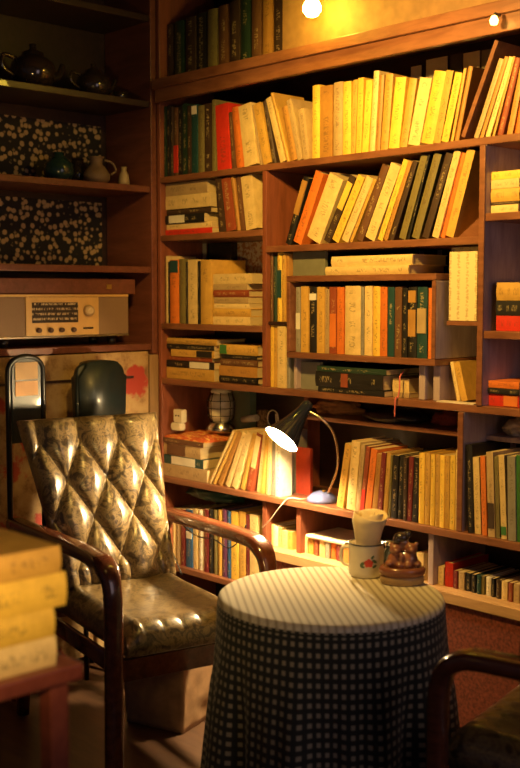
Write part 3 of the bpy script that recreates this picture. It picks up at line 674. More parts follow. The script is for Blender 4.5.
# things behind the lantern
stand_panel('teal_box', 'pale teal box at the back behind the lantern', 'box', 215, 250, 384, ZE, 0.216, M['tint'], .03, (.16,.22,.16))
bm = bmesh.new(); lathe_r = [(0,0),(.014,0),(.017,.10),(.019,.235),(.016,.235),(.013,.01),(0,.01)]
add_lathe(bm, lathe_r, 20); tag(from_bm('wicker_cup', bm, speckle_mat('wicker', (.5,.3,.12), (.2,.1,.04), 120), loc=(XP(262,.215,ZE), .218, ZE+.0005)), 'narrow woven cup standing behind the leaning books', 'cup')
bm = bmesh.new(); add_tube(bm, [(0.03,0,0),(.10,.0,.012)], .012, 16); tag(from_bm('paper_roll', bm, M['enamel'], loc=(XP(234,.14,.83), .155, .842)), 'cream paper roll lying on the leaning books beside the lantern', 'paper')
bm = bmesh.new(); cxx, czz = XP(276,.14,.9), .862
add_tube(bm, [(cxx+.03*math.cos(t), .12+.01*math.sin(t*.5), czz+.028*math.sin(t)) for t in [k*2*PI/26 for k in range(30)]]+[(cxx+.02,.125,czz-.03)], .0022, 6)
tag(from_bm('coiled_wire', bm, M['enamel']), 'loop of pale wire above the leaning books', 'wire')
# dark green folder heap below shelf left
blob('green_folder', 'dark green crumpled bag behind the armchair arm', 'bag', (.20, .10, ZFL+.24), (.13,.07,.03), plain('dark_green_plastic', (.02,.06,.05), .4), 21, .2)
# ------------------------------------------------------------------ flat white book on low row
o = make_book(.010, .15, .16, 'wh', True, (.715, .01, ZF+.001+max(i[4] for i in lowrow)+.011), (0, PI/2, 0)); tag(o, 'white book lying flat on the low row behind the mug', 'book')
# cream book on top of the red one
# ------------------------------------------------------------------ desk lamp
LB = at(322, 494, 1, .045); LB.z = ZE+.0005
top = at(304, 410, 1, -.045); rim = at(281.5, 439.5, 1, -.125)
dl = thing('desk_lamp', 'black gooseneck desk lamp glowing on the shelf between two book rows', 'lamp', LB)
def LL(p): return Vector(p)-LB
def shadept(s): return top+(rim-top)*s
ax = (rim-top).normalized(); shl = (rim-top).length
print('lamp axis', ax, shl)
lathe('lamp_base', [(0,0),(.046,0),(.048,.004),(.044,.014),(.030,.026),(.012,.033),(0,.034)], plain('blue_lamp_base', (.10,.12,.30), .3, coat=.4), dl)
lathe('base_button', [(0,.034),(.006,.034),(.006,.040),(0,.041)], plain('brass', (.6,.4,.12), .3, 1.0), dl, 16, loc=(.012,-.004,-.002))
bm = bmesh.new()
neck = [LB+Vector((.022,.0,.022)), at(337, 470, 1, .045), at(337.5, 450, 1, .03), at(333, 432, 1, .01), at(322, 419, 1, -.02), top+Vector((0,0,.004))]
add_tube(bm, [LL(p) for p in smoothpath(neck, 8)], .0042, 10)
from_bm('gooseneck', bm, plain('brassy_chrome', (.75,.62,.42), .25, 1.0), dl)
q = ax.to_track_quat('Z', 'Y').to_euler()
prof_o = [(.0,-.030),(.014,-.028),(.019,-.018),(.020,.0),(.023,.02),(.034,.06),(.050,.10),(.057,shl+.0)]
prof_i = [(.055,shl),(.047,.10),(.031,.06),(.020,.022),(.0,.02)]
bm = bmesh.new(); add_lathe(bm, prof_o, 40); 
from_bm('lamp_shade', bm, plain('navy_lacquer', (.012,.016,.03), .15, coat=.6), dl, loc=LL(top), rot=q)
bm = bmesh.new(); add_lathe(bm, prof_i, 40); from_bm('shade_lining', bm, plain('white_lining', (.8,.8,.76), .5), dl, loc=LL(top), rot=q)
bm = bmesh.new(); add_lathe(bm, [(0,.03),(.012,.032),(.014,.05),(.028,shl-.055),(.036,shl-.03),(.036,shl-.008),(.024,shl+.006),(0,shl+.012)], 24); 
from_bm('light_bulb', bm, emis('lamp_glow', (1.0,.70,.33), 1600), dl, loc=LL(top), rot=q)
# lamp cord
bm = bmesh.new(); cp = [LB+Vector((-.03,-.0,.008)), at(300,490,1,.01), at(288,498,1,-.012)+Vector((0,0,.0)), at(279,508,1,-.03), at(270,520,1,-.03), at(262,528,1,-.02)]
cp[1].z = ZE+.004; cp[2].z = ZE+.004
add_tube(bm, [LL(p) for p in smoothpath(cp, 8)], .0022, 6); o = from_bm('cord', bm, plain('pale_cord', (.5,.42,.34), .5), dl); o['label'] = 'pale power cord'
# red box behind lamp left
stand_panel('red_board', 'dark red board standing behind the desk lamp shade', 'board', 296, 310, 448, ZE, .09, plain('red_board', (.42,.05,.02), .6), .012)

# ------------------------------------------------------------------ hanging bulbs
bu = thing('hanging_bulb', 'bright bare bulb hanging before the top of the bookcase', 'light bulb', at(312, 6, 1, -.15)*Vector((1,1,0)).x if False else Vector((at(312,8,1,-.10).x, -.10, 2.6)))
BZ = at(312,8,1,-.10).z-2.6+.04
bm = bmesh.new(); add_tube(bm, [(0,0,-.002),(0,0,BZ+.02)], .003, 6); from_bm('flex', bm, M['black'], bu)
lathe('socket', [(0,BZ+.02),(.014,BZ+.02),(.016,BZ-.005),(0,BZ-.005)], M['black'], bu)
lathe('bulb', [(0,BZ-.0055),(.012,BZ-.007),(.016,BZ-.015),(.026,BZ-.035),(.026,BZ-.048),(.016,BZ-.062),(0,BZ-.067)], emis('bulb_glow', (1,.66,.06), 130), bu)
sb = at(494, 22, 1, -.06)
bs = thing('small_bulb', 'tiny yellow bulb on the top rail at the upper right', 'light bulb', sb)
lathe('bulb', [(0,-.008),(.008,-.006),(.011,.004),(.006,.014),(0,.015)], emis('small_glow', (1,.62,.12), 14), bs, 16)
bm = bmesh.new(); add_tube(bm, [(0,.0,.0155),(0,.006,.02),(0,.024,.02)], .005, 8); from_bm('socket', bm, M['black'], bs)

# ------------------------------------------------------------------ dark cabinet on the left (front plane x=0)
cb = thing('side_cabinet', 'dark wooden shelving cabinet with a flower painted door on the left', 'cabinet', (-.14, -.45, 0))
def cpart(name, x0, x1, y0, y1, z0, z1, mat):
    o = box(name, x0, x1, y0, y1, z0, z1, M[mat] if isinstance(mat, str) else mat); o.parent = cb; o.location -= cb.location; return o
CY0 = -1.15
for z in (2.21, 1.922, 1.633, 1.357, 1.09):
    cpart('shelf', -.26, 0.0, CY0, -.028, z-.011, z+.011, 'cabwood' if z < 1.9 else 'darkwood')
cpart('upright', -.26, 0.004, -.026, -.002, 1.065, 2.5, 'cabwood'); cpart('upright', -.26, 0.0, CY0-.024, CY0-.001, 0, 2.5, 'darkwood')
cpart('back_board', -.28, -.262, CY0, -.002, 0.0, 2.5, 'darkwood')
cpart('corner_post', -.26, 0.006, -.040, -.002, 0.0, 1.063, wood('pale_post', (.22,.13,.06), (.36,.22,.10), .5, (14,14,2)))
def door_mat():
    m, nt, b = newmat('painted_flower_panel')
    n = nd(nt, 'ShaderNodeTexNoise', inp={'Scale': 5.0, 'Detail': 2}); lk(nt, objcoord(nt, (1,1,1)), n.inputs[0])
    n2 = nd(nt, 'ShaderNodeTexNoise', inp={'Scale': 14.0, 'Detail': 6, 'Roughness': .7}); lk(nt, objcoord(nt), n2.inputs[0])
    base = ramp(nt, n2.outputs[0], [(.35,(.20,.10,.04)),(.5,(.42,.27,.12)),(.7,(.50,.36,.18))])
    v = nd(nt, 'ShaderNodeTexVoronoi', inp={'Scale': 7.5}); 
    dm = nd(nt, 'ShaderNodeMix', data_type='RGBA', inp={0: .12}); lk(nt, objcoord(nt), dm.inputs[6]); lk(nt, n2.outputs[1], dm.inputs[7]); lk(nt, dm.outputs[2], v.inputs[0])
    fl = ramp(nt, v.outputs[0], [(.32,(1,1,1)),(.40,(0,0,0))])
    mx = nd(nt, 'ShaderNodeMix', data_type='RGBA'); lk(nt, fl, mx.inputs[0]); lk(nt, base, mx.inputs[6]); mx.inputs[7].default_value = (.40,.045,.03,1)
    lk(nt, mx.outputs[2], b.inputs['Base Color']); b.inputs['Roughness'].default_value = .55
    return m
dr = cpart('door', -.016, .0, CY0+.002, -.042, 0.05, 1.075, door_mat())
for (y0, y1, z0, z1) in ((-.68,-.11,.985,.993),(-.68,-.11,.30,.308)):
    o = box('moulding', .0005, .006, y0, y1, z0, z1, M['darkwood'], bev=0); o.parent = dr; o.location -= dr.location+cb.location
# polka backing cloth
def polka():
    m, nt, b = newmat('polka_blossom_cloth')
    v = nd(nt, 'ShaderNodeTexVoronoi', inp={'Scale': 46.0, 'Randomness': .75}); lk(nt, objcoord(nt, (0,1,1)), v.inputs[0])
    n = nd(nt, 'ShaderNodeTexNoise', inp={'Scale': 160.0, 'Detail': 2}); lk(nt, objcoord(nt), n.inputs[0])
    ad = nd(nt, 'ShaderNodeMath', operation='MULTIPLY_ADD', inp={1: .25, 2: -.12}); lk(nt, n.outputs[0], ad.inputs[0])
    s = nd(nt, 'ShaderNodeMath', operation='ADD'); lk(nt, v.outputs[0], s.inputs[0]); lk(nt, ad.outputs[0], s.inputs[1])
    lk(nt, ramp(nt, s.outputs[0], [(.36,(.50,.34,.17)),(.50,(.014,.012,.014))]), b.inputs['Base Color']); b.inputs['Roughness'].default_value=.8
    return m
pm = polka()
for z0, z1, wh_ in ((1.369,1.60,'above the radio'),(1.645,1.87,'behind the vases')):
    tag(box('patterned_cloth', -.258, -.250, -.95, -.055, z0, z1, pm, bev=0), 'dark cloth with pale blossom dots hung '+wh_, 'cloth')

# pots and jars on the cabinet
def pot(name, label, cat, px, pybase_z, x, prof, mat, extra=None):
    y = None
    # find y on plane x for pixel px at that height
    d = FV + RV*((px-260)/FPX); t = (x-EYE.x)/d.x; y = (EYE+d*t).y
    o = thing(name, label, cat, (x, y, pybase_z+.0005)); lathe('body', prof, mat, o)
    return o
gl = plain('dark_glaze', (.03,.02,.015), .12, coat=.6); clay = plain('brown_clay', (.22,.14,.08), .6); crm = plain('cream_glaze', (.45,.34,.2), .4); gm = plain('green_glaze', (.02,.05,.045), .2, coat=.4)
zs = 1.644
p = pot('clay_jug', 'brown clay jug with a narrow neck on the second cabinet shelf', 'jug', 99, zs, -.10, [(0,0),(.030,0),(.045,.018),(.046,.035),(.034,.055),(.020,.070),(.022,.088),(.028,.095),(.022,.094),(.016,.08),(0,.07)], clay)
bm = bmesh.new(); add_tube(bm, smoothpath([(.02,.02,.085),(.03,.045,.075),(.035,.055,.05),(.035,.035,.035)], 5), .004, 8); from_bm('handle', bm, clay, p)
p = pot('small_vase', 'small cream vase beside the clay jug', 'vase', 126, zs, -.08, [(0,0),(.017,0),(.020,.015),(.016,.040),(.009,.055),(.010,.068),(.007,.066),(0,.05)], crm)
p = pot('green_vase', 'dark green vase left of the clay jug', 'vase', 62, zs, -.12, [(0,0),(.035,0),(.05,.03),(.048,.06),(.03,.08),(.018,.088),(.02,.10),(.014,.098),(0,.08)], gm)
p = pot('dark_vase', 'dark squat vase behind the clay jug', 'vase', 80, zs, -.195, [(0,0),(.03,0),(.045,.03),(.042,.06),(.022,.085),(.024,.095),(.018,.09),(0,.07)], gl)
zs = 1.933
for i_, (px, sc_, lb) in enumerate([(38,1.25,'large dark glazed teapot at the left of the top cabinet shelf'),(97,1.0,'dark glazed teapot in the middle of the top cabinet shelf'),(123,.6,'small dark glazed cup at the right of the top cabinet shelf')]):
    prof = [(0,0),(.035,0),(.055,.02),(.062,.045),(.055,.07),(.035,.085),(.030,.088),(.028,.096),(.010,.104),(.008,.112),(.010,.118),(0,.120)] if i_ < 2 else [(0,0),(.03,0),(.045,.03),(.05,.06),(.046,.06),(.04,.03),(0,.01)]
    p = pot('teapot' if i_ < 2 else 'cup', lb, 'teapot' if i_ < 2 else 'cup', px, zs, -.11, [(r*sc_, z*sc_) for r, z in prof], gl)
    if i_ < 2:
        bm = bmesh.new(); add_tube(bm, [Vector(v)*sc_ for v in smoothpath([(.0,.055,.035),(.0,.08,.05),(.0,.092,.078)], 5)], [.012*sc_-.0005*k for k in range(11)], 10); from_bm('spout', bm, gl, p)
        bm = bmesh.new(); add_tube(bm, [Vector(v)*sc_ for v in smoothpath([(.0,-.05,.075),(.0,-.085,.08),(.0,-.09,.05),(.0,-.055,.03)], 5)], .006*sc_, 8); from_bm('handle', bm, gl, p)

# ------------------------------------------------------------------ radio on the fourth shelf
RY0, RY1 = -.625, -.105
ra = thing('table_radio', 'vintage cream and brown table radio with dial and knobs on the cabinet shelf', 'radio', (-.09, (RY0+RY1)/2, 1.1015))
def rp(name, x0, x1, y0, y1, z0, z1, mat, bev=.001):
    o = box(name, x0, x1, y0, y1, z0, z1, mat, bev=bev); o.parent = ra; o.location -= ra.location; return o
RZ0, RZ1 = 1.130, 1.272
cream_r = plain('radio_cream', (.66,.40,.14), .4, var=.06); grill = wood('radio_grille_cloth', (.20,.12,.07), (.30,.19,.11), .9, (1,160,160))
rp('case', -.20, -.030, RY0, RY1, RZ0, RZ1, M['cabwood'], .003)
rp('trim', -.0295, -.026, RY0, RY1, RZ1-.008, RZ1, cream_r); rp('trim', -.0295, -.026, RY0, RY1, RZ0, RZ0+.007, M['chrome'])
def Y(px, z=1.2, x=-.02):
    d = FV + RV*((px-260)/FPX) + UV_*(85/FPX); t = (x-EYE.x)/d.x; return (EYE+d*t).y
yA, yB = Y(26), Y(99)
rp('grille', -.0298, -.0255, RY0+.002, yA-.001, RZ0+.008, RZ1-.009, grill); rp('grille', -.0298, -.0255, yB+.001, RY1-.003, RZ0+.008, RZ1-.009, grill)
rp('front_panel', -.0298, -.022, yA, yB, RZ0+.008, RZ1-.009, cream_r)
def dial_mat():
    m, nt, b = newmat('dial_glass')
    tc = objcoord(nt, (1, 1, 1)); sp = nd(nt, 'ShaderNodeSeparateXYZ'); lk(nt, tc, sp.inputs[0])
    fz = nd(nt, 'ShaderNodeMath', operation='MULTIPLY', inp={1: 62.0}); lk(nt, sp.outputs[2], fz.inputs[0])
    fr = nd(nt, 'ShaderNodeMath', operation='FRACT'); lk(nt, fz.outputs[0], fr.inputs[0])
    gz = nd(nt, 'ShaderNodeMath', operation='GREATER_THAN', inp={1: .55}); lk(nt, fr.outputs[0], gz.inputs[0])
    n = nd(nt, 'ShaderNodeTexNoise', inp={'Scale': 1.0, 'Detail': 1}); lk(nt, objcoord(nt, (1, 260, 60)), n.inputs[0])
    gn = nd(nt, 'ShaderNodeMath', operation='GREATER_THAN', inp={1: .5}); lk(nt, n.outputs[0], gn.inputs[0])
    mu = nd(nt, 'ShaderNodeMath', operation='MULTIPLY'); lk(nt, gz.outputs[0], mu.inputs[0]); lk(nt, gn.outputs[0], mu.inputs[1])
    mx = nd(nt, 'ShaderNodeMix', data_type='RGBA'); lk(nt, mu.outputs[0], mx.inputs[0]); mx.inputs[6].default_value = (.03,.018,.012,1); mx.inputs[7].default_value = (.5,.38,.22,1)
    lk(nt, mx.outputs[2], b.inputs['Base Color']); b.inputs['Roughness'].default_value = .3
    return m
rp('dial', -.0215, -.020, Y(32), Y(78), 1.180, 1.246, dial_mat(), 0)
def knob(y, z, r, mat, nm='knob', d=.012):
    o = lathe(nm, [(0,0),(r,0),(r*1.0,d*.5),(r*.85,d),(r*.5,d+.001),(0,d*.8)], mat, ra, 24, rot=(0, PI/2, 0)); o.location = Vector((-.0215, y, z))-ra.location; return o
knob(Y(88), 1.218, .019, plain('knob_ring', (.5,.34,.17), .3), 'tuning_knob', .016); knob(Y(88), 1.218, .012, plain('knob_face', (.66,.5,.28), .3), 'knob_face', .019)
for px in (38, 50, 61, 73): knob(Y(px), 1.156, .0085, plain('small_knob', (.10,.05,.03), .3, coat=.3))
rp('badge', -.0215, -.020, Y(83), Y(93), 1.157, 1.163, M['black'], 0)
for y_ in (RY0+.05, RY1-.05):
    o = lathe('foot', [(0,0),(.014,0),(.016,.0275),(0,.028)], M['black'], ra, 16); o.location = Vector((-.06, y_, 1.1015))-ra.location
    o = lathe('foot', [(0,0),(.014,0),(.016,.0275),(0,.028)], M['black'], ra, 16); o.location = Vector((-.17, y_, 1.1015))-ra.location
rc = thing('flat_case', 'flat dark wooden case with a brass badge lying on the radio', 'box', (-.11, -.35, RZ1+.0008))
o = box('case_body', -.21, -.035, RY0+.02, Y(138), RZ1+.0008, RZ1+.052, M['cabwood'], bev=.002); o.parent = rc; o.location -= rc.location
o = box('badge', -.0345, -.033, Y(109), Y(114), RZ1+.018, RZ1+.034, plain('brass_badge', (.5,.36,.14), .3, 1.0), bev=0); o.parent = rc; o.location -= rc.location

# ------------------------------------------------------------------ folded chairs leaning behind the armchair
def folding_chair(label, px, ptop, wpx, x, kind):
    c = at(px, ptop, 0, x); wd = wpx*((c-EYE).dot(FV))/FPX/.80/2
    t = thing('folding_chair', label, 'chair', (x, c.y, 0), 0, 'folded chairs behind the armchair')
    H_ = c.z
    bm = bmesh.new()
    hw = wd-.008
    if kind == 'frame':
        pts = [(.0,-hw*1.0,.012),(0,-hw,H_-.09)]+[(0, -hw*math.cos(a), H_-.06+(.055)*math.sin(a)**.7) for a in [k*PI/12 for k in range(0,13)]]+[(0,hw,H_-.09),(.0,hw,.012)]
        add_tube(bm, pts, .009, 10)
    else:
        for s in (-1, 1): add_tube(bm, [(0,s*hw*.75,.012),(0,s*hw*.75,H_-.25)], .009, 10)
    from_bm('tube_frame', bm, M['blackmetal'], t)
    bm = bmesh.new(); add_tube(bm, [(0,-hw+.008,.30),(0,hw-.008,.30)], .007, 8); from_bm('cross_bar', bm, M['blackmetal'], t)
    # backrest pad: rounded slab
    bm = bmesh.new(); ol = []
    if kind == 'frame': w2, z0, z1, th = hw-.011, H_-.27, H_-.012, .012
    else: w2, z0, z1, th = wd, H_-.26, H_, .045
    hh = z1-z0; rr = w2*.95
    for k in range(0, 17):
        a = PI*k/16; ca, sa = math.cos(a), math.sin(a)
        ol.append((w2*math.copysign(abs(ca)**.75, ca)*(1 if True else 1), z1-rr*.62*(1-abs(sa)**.75)))
    ol += [(-w2*1.06, z0), (w2*1.06, z0)]
    lo = [bm.verts.new((-th/2, y, z)) for y, z in ol]; hi = [bm.verts.new((th/2, y, z)) for y, z in ol]
    bm.faces.new(lo); bm.faces.new(hi)
    for i in range(len(ol)): bm.faces.new((lo[i], lo[(i+1)%len(ol)], hi[(i+1)%len(ol)], hi[i]))
    bmesh.ops.bevel(bm, geom=[e for e in bm.edges if abs(e.verts[0].co.x-e.verts[1].co.x) < 1e-6], offset=th*.3, segments=3, affect='EDGES')
    from_bm('backrest', bm, plain('teal_black_vinyl', (.008,.014,.016), .42, coat=.1), t, smooth=(kind != 'frame'))
    if kind == 'frame':
        for (a, b_, c2) in ((-.075,-.022,(.42,.25,.10)),(-.125,-.080,(.50,.26,.10))):
            o = box('tan_card', .0068, .0085, -w2*.80, w2*.78, H_+a, H_+b_, M['tint'], bev=0); o.parent = t; o.color = (*c2, 1)
    return t
folding_chair('black folding chair with a rounded solid backrest behind the armchair', 99, 360, 46, .10, 'pad')
folding_chair('black arched tube folding chair with tan cards on its back', 25, 355, 36, .10, 'frame')

# ------------------------------------------------------------------ armchairs
def vinyl():
    m, nt, b = newmat('marbled_vinyl')
    n = nd(nt, 'ShaderNodeTexNoise', inp={'Scale': 26.0, 'Detail': 6, 'Roughness': .65, 'Distortion': 2.2}); lk(nt, objcoord(nt), n.inputs[0])
    lk(nt, ramp(nt, n.outputs[0], [(.38,(.022,.014,.008)),(.47,(.07,.047,.022)),(.53,(.19,.135,.065)),(.62,(.085,.058,.028))]), b.inputs['Base Color'])
    b.inputs['Roughness'].default_value = .30; b.inputs['Coat Weight'].default_value = .6; b.inputs['Coat Roughness'].default_value = .28
    n2 = nd(nt, 'ShaderNodeTexNoise', inp={'Scale': 60.0, 'Detail': 4}); lk(nt, objcoord(nt), n2.inputs[0]); bump(nt, b, n2.outputs[0], .15, .002)
    return m
VN = vinyl()
def cushion(bm, nx, ny, f_top, thick, order=None):
    """grid cushion: f_top(u,v)->Vector front, back offset by thick vector"""
    F_ = [[bm.verts.new(f_top(i/nx, j/ny, 0)) for j in range(ny+1)] for i in range(nx+1)]
    B_ = [[bm.verts.new(f_top(i/nx, j/ny, 1)) for j in range(ny+1)] for i in range(nx+1)]
    for i in range(nx):
        for j in range(ny):
            bm.faces.new((F_[i][j], F_[i+1][j], F_[i+1][j+1], F_[i][j+1])).smooth = True
            bm.faces.new((B_[i][j], B_[i][j+1], B_[i+1][j+1], B_[i+1][j])).smooth = True
    ed = [(i, 0) for i in range(nx+1)]+[(nx, j) for j in range(1, ny+1)]+[(i, ny) for i in range(nx-1, -1, -1)]+[(0, j) for j in range(ny-1, 0, -1)]
    for a, b_ in zip(ed, ed[1:]+ed[:1]):
        bm.faces.new((F_[a[0]][a[1]], B_[a[0]][a[1]], B_[b_[0]][b_[1]], F_[b_[0]][b_[1]])).smooth = True
def armchair(label, loc, rotz):
    t = thing('armchair', label, 'armchair', loc, rotz, 'wooden armchairs')
    HA = .225
    arms = []
    for s in (-1, 1):
        pts = [(-.74,s*HA,.578),(-.50,s*HA,.590),(-.25,s*HA,.600),(-.10,s*HA,.602),(-.055,s*HA,.597),(-.022,s*HA,.578),(-.006,s*HA,.545),(0,s*HA,.50),(.0,s*HA,.40),(-.002,s*HA,.20),(-.006,s*HA,.0)]
        P = smoothpath(pts, 6); n_ = len(P)
        wd = [.058 if q_.z > .57 else .046 for q_ in P]; wd = [sum(wd[max(0,i-3):i+4])/len(wd[max(0,i-3):i+4]) for i in range(n_)]
        bm = bmesh.new(); sweep(bm, P, wd, .036, power=.6)
        o = from_bm('arm', bm, M['armwood'], t)
        bm = bmesh.new(); sweep(bm, smoothpath([(-.70,s*HA,0),(-.66,s*HA,.25),(-.62,s*HA,.45),(-.62,s*HA,.564)], 5), .034, .045, power=.6); from_bm('rear_leg', bm, M['armwood'], t)
        bm = bmesh.new(); sweep(bm, [(-.64,s*(HA-.024),.33),(-.02,s*(HA-.024),.335)], .016, .05, power=.4); from_bm('side_rail', bm, M['armwood'], t)
    bm = bmesh.new(); add_box(bm, -.04,-.018,-HA+.033,HA-.033,.30,.355); bmesh.ops.bevel(bm, geom=bm.edges[:], offset=.003, segments=2); from_bm('front_rail', bm, M['armwood'], t)
    bm = bmesh.new(); add_box(bm, -.62,-.60,-HA+.033,HA-.033,.31,.36); from_bm('rear_rail', bm, M['armwood'], t)
    # seat
    def fs(u, v, side):
        x = -.50+.505*u; y = (v-.5)*.378
        e = min(1, min(u*1.0, 1-u)*9+.0)**.5*min(1, min(v, 1-v)*9)**.5
        if side: return Vector((x*1.0-.0*(1-e), y, .357+.012*(1-e)))
        pl = 0
        z = .395+.050*e
        if u > .80: pl = .006*abs(math.sin(v*PI*7))**.5*min(1,(u-.80)*8)*e; 
        z += pl + .004*noise.noise(Vector((x*9, y*9, 0)))-.010*math.sin(u*PI)*math.sin(v*PI)
        return Vector((x+.012*e*(1 if u > .9 else 0), y, z))
    bm = bmesh.new(); cushion(bm, 56, 70, fs, 0); from_bm('seat', bm, VN, t)
    # tufted back: leaning panel
    base = Vector((-.455,0,.425)); tp = Vector((-.632,0,.905)); upv = tp-base; Hh = upv.length; upn = upv.normalized(); nrm = Vector((upn.z,0,-upn.x))
    DW, DH, PH = .124, .232, .50
    def fb(u, v, side):
        w2 = .176+.046*v**1.5
        # rounded top corners
        yy = (u-.5)*2*w2-.024*v; h = v*Hh
        edge = min(u, 1-u)*2*w2; et = min(v, 1-v)*Hh
        e = min(1, edge/.035); e2 = min(1, et/.04)
        rnd = (1-(1-e)**2)**.5*(1-(1-e2)**2)**.5 if e < 1 or e2 < 1 else 1
        cx_ = min(1, edge/.04)
        if side: return base+upn*h+Vector((0, yy, 0))-nrm*(.045*(.4+.6*rnd))
        tt = min(max(h, .055), Hh-.075)
        ph = (tt-(Hh-.075))/DH
        s_ = (yy+.024*v)/DW+.42
        a = s_+ph; b_ = s_-ph
        q_ = (abs(math.sin(PI*a))*abs(math.sin(PI*b_)))
        puff = .030*(min(1, q_*1.15)**.42)
        return base+upn*h+Vector((0, yy, 0))+nrm*((.012+puff)*rnd)
    bm = bmesh.new(); cushion(bm, 150, 170, fb, 0); from_bm('backrest', bm, VN, t)
    # lower lumbar roll below the tufted panel and piping
    bm = bmesh.new(); sweep(bm, smoothpath([(-.470,-.185,.40),(-.462,0,.402),(-.470,.185,.40)],6), .02, .02, side=Vector((1,0,0)), power=1); from_bm('piping', bm, VN, t)
    return t
armchair('wooden armchair with diamond tufted marbled brown back, facing the round table', (.915,-.607,0), math.radians(-12.5))
v = at(452, 650, 2, .62)
armchair('dark wooden armchair at the lower right corner, half hidden by the tablecloth', (v.x-.088, v.y+.240, 0), math.radians(180+11))

# ------------------------------------------------------------------ round table with cloth
TZ = .605
tc_ = at(330.5, 594, 2, TZ); TR = .246
tb = thing('round_table', 'small round table hidden under a checked cloth', 'table', (tc_.x, tc_.y, 0))
lathe('table_top', [(0,TZ-.024),(TR-.004,TZ-.024),(TR-.002,TZ-.020),(TR-.002,TZ-.006),(TR-.006,TZ-.003),(0,TZ-.003)], M['darkwood'], tb, 48)
lathe('pedestal', [(0,.03),(.03,.03),(.026,.10),(.022,.3),(.03,.5),(.05,TZ-.03),(0,TZ-.03)], M['darkwood'], tb, 24)
for k in range(4):
    bm = bmesh.new(); add_tube(bm, [(.025,0,.10),(.09,0,.06),(.17,0,.016)], [.018,.016,.014], 10); from_bm('leg', bm, M['darkwood'], tb, rot=(0,0,k*PI/2+.4))
bm = bmesh.new(); uvl = bm.loops.layers.uv.new('UVMap'); NA = 288
rings = []; 
def fold(a): return math.sin(a*9+.6*math.sin(a*2))+.45*math.sin(a*17+1.3)+.25*math.sin(a*29+2)
rad = [(0.0,0)]+[(r,0) for r in (.04,.09,.14,.19,.220,.236)]+[(.243,-.0005),(.2485,-.004),(.251,-.011)]
for r, z in rad:
    rings.append(([bm.verts.new((0,0,TZ))] if r == 0 else [bm.verts.new((r*math.cos(2*PI*k/NA), r*math.sin(2*PI*k/NA), TZ+z)) for k in range(NA)], r, None))
NS = 30
for j in range(1, NS+1):
    d = .011+.47*j/NS; f_ = (j/NS)
    rg = []
    for k in range(NA):
        a = 2*PI*k/NA
        r = .2515+.012*f_+.024*f_**.8*fold(a)*min(1, f_*2.2)+.016*f_
        hem = 0
        rg.append(bm.verts.new((r*math.cos(a+.02*f_*math.sin(a*5)), r*math.sin(a+.02*f_*math.sin(a*5)), TZ-d)))
    rings.append((rg, .26+d, d))
SC = 1/.0205
for (A, ra_, da), (B, rb, db) in zip(rings, rings[1:]):
    for k in range(NA):
        k2 = (k+1) % NA
        if len(A) == 1: f = bm.faces.new((A[0], B[k], B[k2])); vals = [(0,k),(rb,k),(rb,k+1)]
        else: f = bm.faces.new((A[k], B[k], B[k2], A[k2])); vals = [(ra_,k),(rb,k),(rb,k+1),(ra_,k+1)]
        f.smooth = True
        if db is None:
            for l in f.loops: l[uvl].uv = (l.vert.co.x*SC*.6+l.vert.co.y*SC*.8, l.vert.co.y*SC*.6-l.vert.co.x*SC*.8)
            f.material_index = 1
        else:
            for l, (rr, kk) in zip(f.loops, vals): l[uvl].uv = (kk*round(2*PI*.30*SC)/NA, -rr*SC)
            f.material_index = 0
def gingham():
    m, nt, b = newmat('checked_tablecloth')
    uv = nd(nt, 'ShaderNodeUVMap', uv_map='UVMap'); sp = nd(nt, 'ShaderNodeSeparateXYZ'); lk(nt, uv.outputs[0], sp.inputs[0])
    fs_ = []
    for i in (0, 1):
        fr = nd(nt, 'ShaderNodeMath', operation='FRACT'); lk(nt, sp.outputs[i], fr.inputs[0])
        s = nd(nt, 'ShaderNodeMath', operation='SUBTRACT', inp={1: .5}); lk(nt, fr.outputs[0], s.inputs[0])
        a = nd(nt, 'ShaderNodeMath', operation='ABSOLUTE'); lk(nt, s.outputs[0], a.inputs[0])
        r = ramp(nt, a.outputs[0], [(.20,(1,1,1)),(.30,(0,0,0))]); fs_.append(r)
    ml = nd(nt, 'ShaderNodeMath', operation='MULTIPLY'); lk(nt, fs_[0], ml.inputs[0]); lk(nt, fs_[1], ml.inputs[1])
    ad = nd(nt, 'ShaderNodeMath', operation='ADD'); lk(nt, fs_[0], ad.inputs[0]); lk(nt, fs_[1], ad.inputs[1])
    ha = nd(nt, 'ShaderNodeMath', operation='MULTIPLY', inp={1: .10}); lk(nt, ad.outputs[0], ha.inputs[0])
    tt = nd(nt, 'ShaderNodeMath', operation='MULTIPLY_ADD', inp={1: .80}); lk(nt, ml.outputs[0], tt.inputs[0]); lk(nt, ha.outputs[0], tt.inputs[2])
    lk(nt, ramp(nt, tt.outputs[0], [(0.0,(.018,.021,.018)),(.3,(.032,.032,.027)),(1.0,(.31,.27,.19))]), b.inputs['Base Color'])
    b.inputs['Roughness'].default_value = .95; b.inputs['Sheen Weight'].default_value = .2
    return m
